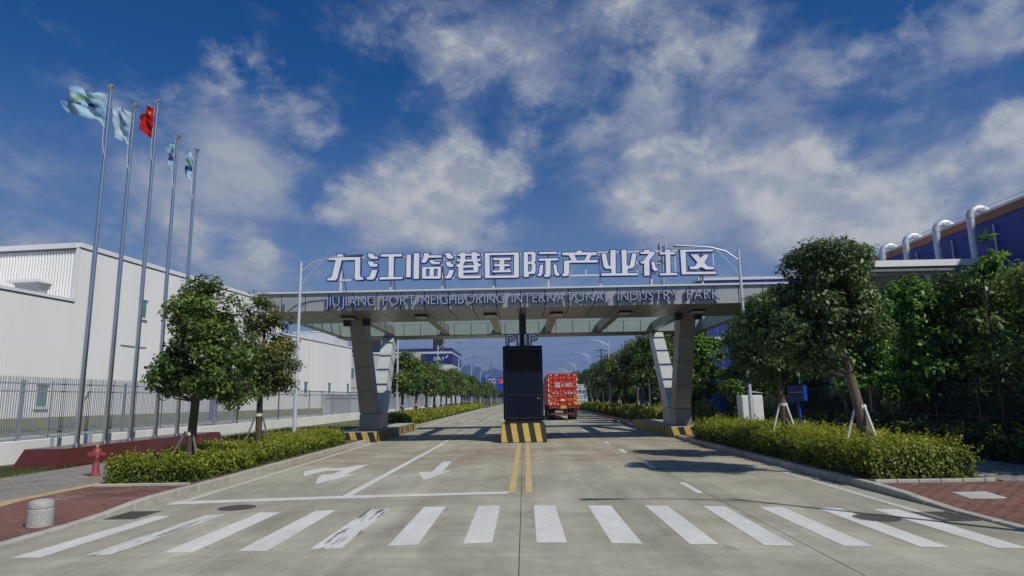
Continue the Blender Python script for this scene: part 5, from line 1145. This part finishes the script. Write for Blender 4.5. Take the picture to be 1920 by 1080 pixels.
for (xa, xb) in ((-25.2, -22.2), (-42.8, -39.6)):
    ro_ = empty('roof_chiller', ((xa+xb)/2, 177.5, 15.85), 'black cooling unit on the office roof '+('above the sign band' if xa > -30 else 'behind the left gate column'), 'cooling unit', 'cooling units on the office roof')
    bb('body', (xa, 176, 15.86), (xb, 179, 18.6), 'chiller_black', ro_, bevel=.05)
    for k_ in range(2): q = MB(); q.lathe([(.5, 18.61), (.5, 18.95), (.42, 19.0)], ((xa+xb)/2-.7+k_*1.4, 177.5, 0), 12); q.build('fan', 'chiller_black', ro_)
    for xx in (xa-.15, xb+.05): bb('frame_post', (xx, 175.9, 15.86), (xx+.1, 176.0, 19.1), 'warehouse_trim', ro_)
    bb('frame_rail', (xa-.15, 175.88, 19.103), (xb+.15, 175.98, 19.2), 'warehouse_trim', ro_)
pw_ = empty('grey_wall', (-17.4, 90, 0), 'long plain grey boundary wall behind the left row of trees', 'wall')
for i in range(15): bb('wall_panel', (-17.6, 56+i*6+.02, 0), (-17.35, 62+i*6-.02, 2.65), 'grey_wall_light', pw_)
lb = empty('annex', (-27, 118, .9), 'pale lilac annex behind the left gate columns', 'building')
bb('wall', (-36, 118, .8), (-23.5, 140, 10.5), 'wall_lilac', lb); bb('roof', (-36.2, 117.8, 10.505), (-23.3, 140.2, 10.8), 'warehouse_trim', lb); bb('stripe', (-35.9, 117.95, 4.3), (-23.6, 117.99, 4.5), 'gold_mark', lb)
for i in range(3): o = bb('window', (-33+i*3.4, 117.93, 6.2), (-31.4+i*3.4, 117.995, 8), 'grey_wall', lb); bb('pane', (-32.9+i*3.4, 117.9, 6.3), (-31.5+i*3.4, 117.925, 7.9), 'teal_glass', o)
vn = empty('delivery_van', (-20.5, 108, .9), 'white high-roofed van parked behind the grey wall', 'van')
q = MB(); q.hexa([(-21.6, 105.5, 1.3), (-19.5, 105.5, 1.3), (-19.5, 110.5, 1.3), (-21.6, 110.5, 1.3), (-21.5, 105.7, 3.45), (-19.6, 105.7, 3.45), (-19.6, 109.4, 3.45), (-21.5, 109.4, 3.45)]); q.build('body', 'white_plain', vn, bevel=.12)
bb('rear_window', (-21.2, 105.44, 2.3), (-19.9, 105.52, 3.0), 'teal_glass', vn)
for sx in (-21.45, -19.65):
    for yy in (106.4, 109.6): q = MB(); q.tube([(sx-.1, yy, 1.25), (sx+.1, yy, 1.25)], .34, 14); q.build('wheel', 'tyre', vn)

# ------------------------------------------------------------------ far billboard, hills, mast, wires
bl = empty('billboard', (-8, 240, 0), 'wide blue billboard with white and red marks far down the road', 'billboard')
bb('board', (-16.5, 240, 6.8), (2, 240.5, 9.8), 'sign_blue', bl); bb('lower_board', (-11.5, 239.5, 4.6), (1, 239.9, 6.6), 'sign_blue', bl)
for xx in (-15.5, -1): q = MB(); q.tube([(xx, 241, 0), (xx, 241, 7)], .3, 10); q.build('post', 'steel_galv', bl)
for ch, xa, xb in (('C', -13.6, -12.4), ('C', -12.0, -10.5), ('Y', -5.6, -4.4)): place_text(ch, xa, xb, 7.6, 9.2, 239.9, bl, 'white_plain', None, .05)
q = MB(); solid_xz(q, [(-10.2, 7.2), (-9.4, 9.3), (-8.6, 8.9), (-8.0, 9.4), (-6.6, 8.8), (-7.6, 8.2), (-8.2, 7.3), (-9.0, 7.8)], [], 239.85, 239.98); q.build('red_mark', 'truck_red', bl)
q = MB(); solid_xz(q, [(-9.0, 7.4), (-8.6, 8.5), (-7.2, 9.2), (-6.4, 9.3), (-7.4, 8.2), (-8.2, 7.4)], [], 239.80, 239.845); q.build('orange_mark', 'truck_orange', bl)
PROF = [(300, 735), (560, 722), (700, 712), (790, 700), (840, 694), (865, 690), (872, 682), (885, 681), (895, 684), (905, 692), (915, 691), (925, 688), (935, 690), (945, 694), (965, 699), (985, 708), (1010, 716), (1060, 724), (1150, 728), (1300, 730), (1600, 734), (1900, 738)]
pts = [PY(px, py+2, 2800) for px, py in PROF]; V = []; F = []; nx = 260; nd = 14
xs_ = np.linspace(pts[0].x, pts[-1].x, nx); zs_ = np.interp(xs_, [p.x for p in pts], [p.z for p in pts])
for jn in range(nd):
    t_ = jn/(nd-1); prof_ = math.sin(min(1, t_*1.25)*math.pi/2) if t_ < .8 else 1-.6*((t_-.8)/.2)
    for i in range(nx):
        nz_ = noise.noise(Vector((xs_[i]*.012, t_*5, 0)))*.07+noise.noise(Vector((xs_[i]*.05, t_*14, 3)))*.03
        V.append((xs_[i]*(.8+.25*t_), 2100+900*t_, max(-.5, zs_[i]*(prof_+nz_)*(.76+.24*t_/.8 if t_ < .8 else 1.05)-1)))
for jn in range(nd-1):
    for i in range(nx-1): F.append((jn*nx+i, jn*nx+i+1, (jn+1)*nx+i+1, (jn+1)*nx+i))
hl = link('hills', np_mesh('hills', V, F, 'hill_hazed_green', smooth=True)); tag(hl, kind='structure')
hm = PY(921, 686, 2780); tw = empty('hilltop_mast', (hm.x, 2780, hm.z-6), 'thin mast standing on the distant blue hill', 'mast')
q = MB(); q.tube([(hm.x, 2780, hm.z-20), (hm.x, 2780, hm.z+24)], [2.2, .7], 6); q.build('mast_pole', 'wire', tw)
for k_ in range(2): q = MB(); q.lathe([(2.6, 0), (2.8, 2), (2.4, 4)], (hm.x, 2780, hm.z+2+k_*9), 8); q.build('platform', 'wire', tw)
mp_ = PY(1241, 470, 150); cm_ = empty('phone_mast', (mp_.x, 150, 0), 'grey telecom mast rising behind the rooftop sign', 'mast')
zt_ = PY(1241, 452, 150).z; zj = PY(1241, 500, 150).z
q = MB(); q.tube([(mp_.x, 150, 0), (mp_.x, 150, zt_)], [.5, .28], 10); q.build('pole', 'steel_galv', cm_)
for a in (0, 2.1, 4.2): q = MB(); q.tube([(mp_.x+math.cos(a)*4.5, 150+math.sin(a)*4.5, 18), (mp_.x, 150, zj-1.5)], .14, 6); q.build('stay', 'steel_galv', cm_)
for lv in range(2):
    for a in range(3):
        an = a*2.09+lv*.6; x_, y_ = mp_.x+math.cos(an)*.95, 150+math.sin(an)*.95; bb('antenna', (x_-.22, y_-.15, zt_-2.6-lv*3.4), (x_+.22, y_+.15, zt_-.2-lv*3.4), 'grey_wall', cm_, bevel=.04)
    q = MB(); q.lathe([(.9, 0), (1.0, .1), (.9, .2)], (mp_.x, 150, zt_-1.6-lv*3.4), 12); q.build('ring', 'steel_galv', cm_)
up = empty('utility_pole', (10.9, 89.5, .1), 'dark utility pole with crossarm and wires beside the right row of trees', 'utility pole')
q = MB(); q.tube([(10.9, 89.5, 0), (10.9, 89.5, 8.6)], [.15, .10], 10); q.build('pole', 'wire', up)
for zz in (8.3, 7.5): bb('crossarm', (10.1, 89.42, zz), (11.9, 89.4+.15, zz+.12), 'wire', up)
for k_, (z0, z1) in enumerate(((24, 27), (20, 22.5), (16.5, 18.5))):
    q = MB(); q.tube([(-60+120*t/10, 260, z0+(z1-z0)*t/10-3*math.sin(math.pi*t/10)) for t in range(11)], .035, 4); wo = q.build('power_line', 'wire', loc=(0, 260, 20)); tag(wo, ('highest', 'middle', 'lowest')[k_]+' thin power line crossing the sky beyond the gate', 'wire', 'power lines beyond the gate')

# ------------------------------------------------------------------ blue halls on the right
bh = empty('blue_hall', (40, 45, 0), 'large dark blue industrial hall with orange roof trim at the right edge', 'hall')
bb('wall', (30, 20, 0), (62, 59, 12.70), 'blue_clad', bh); bb('orange_band', (29.9, 19.9, 12.703), (62, 59.1, 13.15), 'orange_trim', bh); bb('roof_edge', (29.75, 19.8, 13.153), (62, 59.2, 13.3), 'coping', bh)
for k_ in range(9):
    q = MB(); q.tube([(29.9, 23.5+k_*4.0, 0), (29.9, 23.5+k_*4.0, 12.3)], .06, 8); q.build('downpipe', 'duct_metal', bh)
for k_ in range(20): q = MB(); q.tube([(29.82, 20+k_*2, 13.3), (29.82, 20+k_*2, 13.55)], .02, 5); q.build('rail_post', 'steel_galv', bh)
q = MB(); q.tube([(29.82, 20, 13.55), (29.82, 59, 13.55)], .018, 5); q.build('roof_rail', 'steel_galv', bh)
for i, px in enumerate((1668, 1714, 1774, 1842)):
    yy = 29.1*FPX/(px-983); dr = empty('vent_duct', (29.1, yy, 5), f'{ORD[3-i]} curved metal vent duct from the right on the blue hall', 'duct', 'vent ducts on the blue hall')
    q = MB(); q.tube([(29.1, yy, 4.5), (29.1, yy, 12.95)], .23, 16); q.build('riser', 'duct_metal', dr)
    q = MB(); q.tube([(29.75-.65*math.cos(a), yy, 12.96+.65*math.sin(a)) for a in [math.pi*k_/10 for k_ in range(11)]], .24, 16); q.build('bend', 'duct_metal', dr)
    for a in (math.pi*k_/5 for k_ in range(6)):
        q = MB(); c_ = Vector((29.75-.65*math.cos(a), yy, 12.96+.65*math.sin(a))); t_ = Vector((math.sin(a), 0, math.cos(a))); q.tube([c_-t_*.02, c_+t_*.02], .252, 16); q.build('seam_ring', 'duct_metal', dr)
cn = empty('loading_canopy', (26, 46, 9.6), 'white flat loading canopy in front of the blue hall', 'canopy')
bb('roof', (21.6, 39.6, 9.75), (29.85, 57, 10.15), 'white_plain', cn)
for k_ in range(6): bb('joist', (21.8, 40.2+k_*2.6, 9.3), (29.7, 40.4+k_*2.6, 9.747), 'warehouse_trim', cn)
bb('edge_beam', (21.7, 39.7, 9.45), (29.7, 39.95, 9.746), 'trim_dark', cn)
for xx in (22.2, 26, 29.4):
    for yy in (40.4, 56): q = MB(); q.tube([(xx, yy, 0), (xx, yy, 9.3)], .16, 10); q.build('post', 'warehouse_trim', cn)
wb = empty('white_store', (25, 52, 0), 'white store wall glimpsed through the right-hand trees', 'building')
bb('wall', (21.9, 50, 0), (29.8, 56.5, 9.0), 'warehouse_white', wb); bb('door', (23, 49.93, 0), (26, 49.995, 4.2), 'grey_wall_light', wb); bb('plinth', (21.85, 49.9, 0), (22.9, 49.99, .8), 'grey_wall', wb)
bs = empty('blue_store', (22, 66, 0), 'blue shed glimpsed between the trees right of the gate', 'building')
bb('wall', (16.8, 62, 0), (29, 75, 7.2), 'sign_blue' if False else 'blue_clad', bs); bb('roof', (16.6, 61.8, 7.203), (29.2, 75.2, 7.5), 'warehouse_trim', bs)
for k_ in range(5): bb('panel_seam', (18.5+k_*2.2, 61.96, 0), (18.56+k_*2.2, 61.995, 7.1), 'trim_dark', bs)
br_ = empty('rear_hall', (40, 120, 0), 'dark blue flat-roofed hall showing above the right end of the canopy', 'hall')
bb('wall', (31, 110, 0), (60, 140, 21.7), 'blue_clad', br_); bb('roof_edge', (30.8, 109.8, 21.703), (60.2, 140.2, 22.2), 'coping', br_)
for k_ in range(6): bb('panel_seam', (33.5+k_*3, 109.95, 0), (33.6+k_*3, 109.995, 21.6), 'trim_dark', br_)

# ------------------------------------------------------------------ trucks
def truck(x0, x1, y0, zb, zt, m, label, text, ln=12.2):
    r_ = empty('container_truck', ((x0+x1)/2, y0+5, 0), label, 'truck'); w = x1-x0; cx = (x0+x1)/2
    cb_ = bb('container', (x0+.03, y0+.08, zb), (x1-.03, y0+ln, zt), m, r_)
    n_ = 34
    for s_, xx in ((-1, x0), (1, x1)):
        q = MB()
        for k_ in range(n_): ya = y0+.25+k_*(ln-.4)/n_; q.hexa([(xx+s_*.03, ya, zb+.15), (xx+s_*.03, ya+.2, zb+.15), (xx-s_*.03, ya+.26, zb+.15), (xx-s_*.03, ya-.06, zb+.15), (xx+s_*.03, ya, zt-.15), (xx+s_*.03, ya+.2, zt-.15), (xx-s_*.03, ya+.26, zt-.15), (xx-s_*.03, ya-.06, zt-.15)])
        tag(q.build('side_corrugation', m, cb_, smooth=False), kind='stuff')
    for xx in (x0, x1-.12): bb('corner_post', (xx, y0, zb), (xx+.12, y0+.2, zt), m, cb_, bevel=.01)
    bb('header', (x0+.121, y0, zt-.14), (x1-.121, y0+.2, zt), m, cb_); bb('sill', (x0+.121, y0, zb), (x1-.121, y0+.2, zb+.14), m, cb_)
    for s_ in (0, 1):
        xa, xb = (x0+.13, cx-.012) if s_ == 0 else (cx+.012, x1-.13)
        d_ = bb('door', (xa, y0+.03, zb+.15), (xb, y0+.075, zt-.15), m, r_)
        for k_ in range(6):
            za = zb+.22+k_*(zt-zb-.42)/6; hgt = (zt-zb-.42)/6
            q = MB(); q.hexa([(xa+.03, y0+.03, za), (xb-.03, y0+.03, za), (xb-.03, y0+.04, za), (xa+.03, y0+.04, za), (xa+.03, y0+.03, za+hgt*.62), (xb-.03, y0+.03, za+hgt*.62), (xb-.03, y0+.04, za+hgt*.62), (xa+.03, y0+.04, za+hgt*.62)])
            q = MB(); q.hexa([(xa+.04, y0-.012, za+.05), (xb-.04, y0-.012, za+.05), (xb-.04, y0+.028, za), (xa+.04, y0+.028, za), (xa+.04, y0-.012, za+hgt*.5), (xb-.04, y0-.012, za+hgt*.5), (xb-.04, y0+.028, za+hgt*.5+.06), (xa+.04, y0+.028, za+hgt*.5+.06)]); q.build('rib', m, d_, smooth=False)
        for fx in (.30, .74):
            xr = xa+(xb-xa)*fx; q = MB(); q.tube([(xr, y0-.045, zb+.03), (xr, y0-.045, zt-.03)], .022, 8); q.build('lock_rod', 'truck_dark_red' if 'red' in m else 'grey_wall', d_)
            bb('handle', (xr-.02, y0-.075, zb+.95), (xr+.32, y0-.055, zb+1.0), 'steel_galv', d_)
        for k_ in range(5):
            za = zb+.3+k_*(zt-zb-.5)/5; xe = x0+.005 if s_ == 0 else x1-.085
            bb('reflector', (xe, y0-.008, za), (xe+.08, y0-.002, za+.22), 'white_plain', d_)
    # running gear
    bb('chassis', (cx-.45, y0+.15, zb-.32), (cx+.45, y0+ln, zb-.02), 'chassis_black', r_)
    bb('rear_beam', (x0+.05, y0-.02, zb-.30), (x1-.05, y0+.12, zb-.03), 'truck_dark_red' if 'red' in m else 'chassis_black', r_)
    bb('bumper', (x0+.15, y0-.05, .48), (x1-.35, y0+.1, .62), 'truck_dark_red' if 'red' in m else 'grey_wall', r_)
    for xx in (x0+.5, x1-.75): bb('bumper_hanger', (xx, y0+.0, .62), (xx+.08, y0+.08, zb-.31), 'chassis_black', r_)
    for xx in (x0+.2, x1-.85): lt_ = bb('tail_light', (xx, y0-.045, zb-.26), (xx+.62, y0-.021, zb-.08), 'chassis_black', r_); [bb('lens', (xx+.04+i*.19, y0-.06, zb-.23), (xx+.2+i*.19, y0-.046, zb-.11), 'truck_red', lt_) for i in range(3)]
    pl_ = bb('number_plate', (cx-.24, y0-.05, zb-.28), (cx+.26, y0-.022, zb-.04), 'plate_yellow', r_)
    for yy in (y0+1.6, y0+2.95, y0+4.3):
        for xx in (x0+.02, x0+.36, x1-.66, x1-.32):
            q = MB(); q.tube([(xx, yy, .5), (xx+.03, yy, .5), (xx+.25, yy, .5), (xx+.28, yy, .5)], [.46, .5, .5, .46], 22); wh_ = q.build('wheel', 'tyre', r_, ang=25); q = MB(); q.tube([(xx-.01, yy, .5), (xx+.29, yy, .5)], .26, 16); q.build('rim', 'grey_wall', wh_)
        q = MB(); q.tube([(x0+.2, yy, .5), (x1-.2, yy, .5)], .08, 8); q.build('axle', 'chassis_black', r_)
    for xx in (x0+.03, x1-.62): bb('mudflap', (xx, y0+.85, .25), (xx+.6, y0+.88, .95), 'chassis_black', r_)
    cb2 = bb('cab', (x0+.03, y0+ln+.9, .6), (x1-.03, y0+ln+3.0, 3.5), 'truck_dark_red' if 'red' in m else 'white_plain', r_, bevel=.12)
    for xx in (x0+.1, x1-.4): q = MB(); q.tube([(xx, y0+ln+2.2, .5), (xx+.3, y0+ln+2.2, .5)], .5, 20); q.build('wheel', 'tyre', r_)
    return r_
t1 = truck(2.12, 4.72, 57.0, 1.30, 4.08, 'truck_red', 'red container truck seen from behind, waiting beyond the right gate lanes', 1)
def tz(y): return 4.08-(y-95)/590*2.78
def tx(x): return 2.12+(x-160)/585*2.6
for ch, a, c, y0_, y1_ in (('福', 285, 392, 262, 350), ('大', 412, 480, 285, 345), ('邮', 505, 590, 275, 348), ('车', 598, 650, 272, 345)):
    place_text(ch, tx(a), tx(c), tz(y1_), tz(y0_), 56.95, t1, 'white_plain', None, .02, name='character')
for ch, a in (('粤', 240), ('X', 318), ('3', 475), ('3', 535), ('1', 612), ('0', 668)): place_text(ch, tx(a), tx(a+(46 if ch not in '1' else 24)), tz(482), tz(445), 56.95, t1, 'white_plain', None, .02, name='character')
for (a, c, y0_, y1_, m_) in ((175, 290, 512, 560, 'truck_orange'), (310, 395, 512, 560, 'truck_orange'), (500, 590, 515, 600, 'truck_orange'), (600, 735, 505, 600, 'truck_orange'), (225, 290, 538, 570, 'white_plain'), (320, 372, 530, 552, 'white_plain'), (515, 585, 520, 548, 'white_plain'), (605, 660, 518, 545, 'white_plain'), (412, 478, 572, 605, 'white_plain'),
                         (178, 235, 628, 655, 'plate_yellow'), (245, 292, 628, 655, 'plate_yellow'), (640, 730, 628, 655, 'plate_yellow'), (180, 220, 660, 672, 'white_plain'), (255, 292, 660, 672, 'white_plain'), (330, 370, 660, 672, 'white_plain'), (560, 590, 660, 672, 'white_plain'), (690, 735, 660, 672, 'white_plain'), (205, 240, 122, 135, 'white_plain'), (318, 355, 122, 135, 'white_plain'), (555, 582, 122, 135, 'white_plain'), (670, 710, 122, 135, 'white_plain')):
    bb('sticker', (tx(a), 56.975, tz(y1_)), (tx(c), 56.984 if m_ == 'white_plain' else 56.987, tz(y0_)), m_, t1)
bb('tail_gate_stay', (tx(740), 56.8, .62), (tx(752), 56.9, 1.28), 'truck_red', t1)
q = MB(); q.tube([(tx(165), 57.1, 4.0), (tx(180), 57.1, 4.2), (tx(720), 57.1, 4.2), (tx(740), 57.1, 4.0)], .025, 6); q.build('roof_bar', 'steel_galv', t1)
t2 = truck(6.85, 9.30, 95.0, 1.15, 3.85, 'truck_white', 'white container truck with blue number parked ahead of the red truck', 2)
place_text('696', 7.4, 9.0, 2.62, 3.0, 94.95, t2, 'sign_blue', None, .02, name='character')
for i, (xx, yy, zz) in enumerate(((-5.5, 205, 0),)):
    fc = empty('small_lorry', (xx, yy, 0), 'small pale lorry far away on the left carriageway', 'lorry')
    bb('cargo_box', (xx-1.1, yy+2, .9), (xx+1.1, yy+6.5, 3.2), 'truck_white', fc, bevel=.05); q = MB(); q.hexa([(xx-1.05, yy, .5), (xx+1.05, yy, .5), (xx+1.05, yy+1.9, .5), (xx-1.05, yy+1.9, .5), (xx-.95, yy+.35, 2.5), (xx+.95, yy+.35, 2.5), (xx+.95, yy+1.8, 2.5), (xx-.95, yy+1.8, 2.5)]); q.build('cab', 'truck_white', fc, bevel=.08)
    bb('windscreen', (xx-.85, yy+.10, 1.45), (xx+.85, yy+.16, 2.2), 'teal_glass', fc)
    for sx in (-.95, .75):
        for dy in (1.0, 5.2): q = MB(); q.tube([(xx+sx, yy+dy, .4), (xx+sx+.2, yy+dy, .4)], .4, 14); q.build('wheel', 'tyre', fc)

# ------------------------------------------------------------------ person behind the low wall
def person(x, y, z, label):
    r_ = empty('person', (x, y, z), label, 'person')
    J = {'pel': (0, 0, .95, .14), 'sp': (0, 0, 1.15, .14), 'ch': (0, 0, 1.35, .165), 'nk': (0, 0, 1.49, .06), 'hd0': (0, -.01, 1.58, .085), 'hd1': (0, -.01, 1.68, .09), 'hd2': (0, 0, 1.73, .06),
         'sl': (-.18, 0, 1.42, .065), 'el': (-.25, .02, 1.15, .05), 'wl': (-.24, -.10, .93, .036), 'fl': (-.23, -.14, .84, .04), 'sr': (.18, 0, 1.42, .065), 'er': (.26, .02, 1.16, .05), 'wr': (.20, -.16, 1.02, .036), 'fr': (.15, -.22, .98, .04),
         'hl': (-.10, 0, .90, .10), 'kl': (-.11, -.02, .50, .065), 'al': (-.11, .02, .08, .045), 'tl': (-.12, -.15, .035, .04), 'hr': (.10, 0, .90, .10), 'kr': (.11, -.02, .50, .065), 'ar': (.11, .02, .08, .045), 'tr': (.12, -.15, .035, .04)}
    E = [('pel', 'sp'), ('sp', 'ch'), ('ch', 'nk'), ('nk', 'hd0'), ('hd0', 'hd1'), ('hd1', 'hd2'), ('ch', 'sl'), ('sl', 'el'), ('el', 'wl'), ('wl', 'fl'), ('ch', 'sr'), ('sr', 'er'), ('er', 'wr'), ('wr', 'fr'), ('pel', 'hl'), ('hl', 'kl'), ('kl', 'al'), ('al', 'tl'), ('pel', 'hr'), ('hr', 'kr'), ('kr', 'ar'), ('ar', 'tr')]
    ks = list(J); me = bpy.data.meshes.new('body'); me.from_pydata([J[k_][:3] for k_ in ks], [(ks.index(a), ks.index(c)) for a, c in E], [])
    o = link('body', me, r_); sk = o.modifiers.new('skin', 'SKIN')
    for i, k_ in enumerate(ks): rr = J[k_][3]; me.skin_vertices[0].data[i].radius = (rr, rr*(.75 if k_ in ('sp', 'ch', 'pel') else 1)); me.skin_vertices[0].data[i].use_root = (k_ == 'pel')
    su = o.modifiers.new('sub', 'SUBSURF'); su.levels = su.render_levels = 2
    dg = bpy.context.evaluated_depsgraph_get(); dg.update(); m2 = bpy.data.meshes.new_from_object(o.evaluated_get(dg)); o.modifiers.clear(); o.data = m2; bpy.data.meshes.remove(me)
    m2.materials.clear()
    for k_ in ('skin', 'cloth_white', 'cloth_blue', 'cloth_black'): m2.materials.append(MATS[k_])
    for p_ in m2.polygons:
        c = p_.center; p_.use_smooth = True
        p_.material_index = 0 if (c.z > 1.49 or (abs(c.x) > .16 and c.z < 1.12 and c.z > .75)) else 1 if c.z > 1.18 else 2 if c.z > .98 else 3
    q = MB(); q.lathe([(.10, 1.655), (.108, 1.70), (.10, 1.76), (.06, 1.80), (.01, 1.81)], n=14); q.hexa([(-.08, -.2, 1.66), (.08, -.2, 1.66), (.08, -.08, 1.665), (-.08, -.08, 1.665), (-.08, -.2, 1.67), (.08, -.2, 1.67), (.08, -.08, 1.685), (-.08, -.08, 1.685)]); q.build('cap', 'cloth_white', r_, world=False)
b = MB(); b.box((11.8, 83.6, .1), (13.2, 85.2, .72)); tag(b.build('guard_step', 'grey_wall', loc=(12.5, 84.4, .1)), 'low concrete step behind the grey garden wall', 'step')
person(12.4, 84.3, .72, 'person in white cap and white top standing behind the low grey wall')

# ------------------------------------------------------------------ haze
b = MB(); b.box((-4500, -190, -1.1), (4500, 3200, 186)); hzo = b.build('haze', 'white_plain', smooth=False); hzo.data.materials.clear()
hm_ = bpy.data.materials.new('haze_air'); hm_.use_nodes = True; tr_ = hm_.node_tree; tr_.nodes.clear(); o_ = tr_.nodes.new('ShaderNodeOutputMaterial'); v_ = tr_.nodes.new('ShaderNodeVolumePrincipled')
v_.inputs['Color'].default_value = (.30, .50, 1.0, 1); v_.inputs['Density'].default_value = 3.2e-4; v_.inputs['Anisotropy'].default_value = .2; tr_.links.new(v_.outputs[0], o_.inputs['Volume'])
hzo.data.materials.append(hm_); tag(hzo, 'thin bluish daylight haze over the whole view', 'haze', kind='stuff')
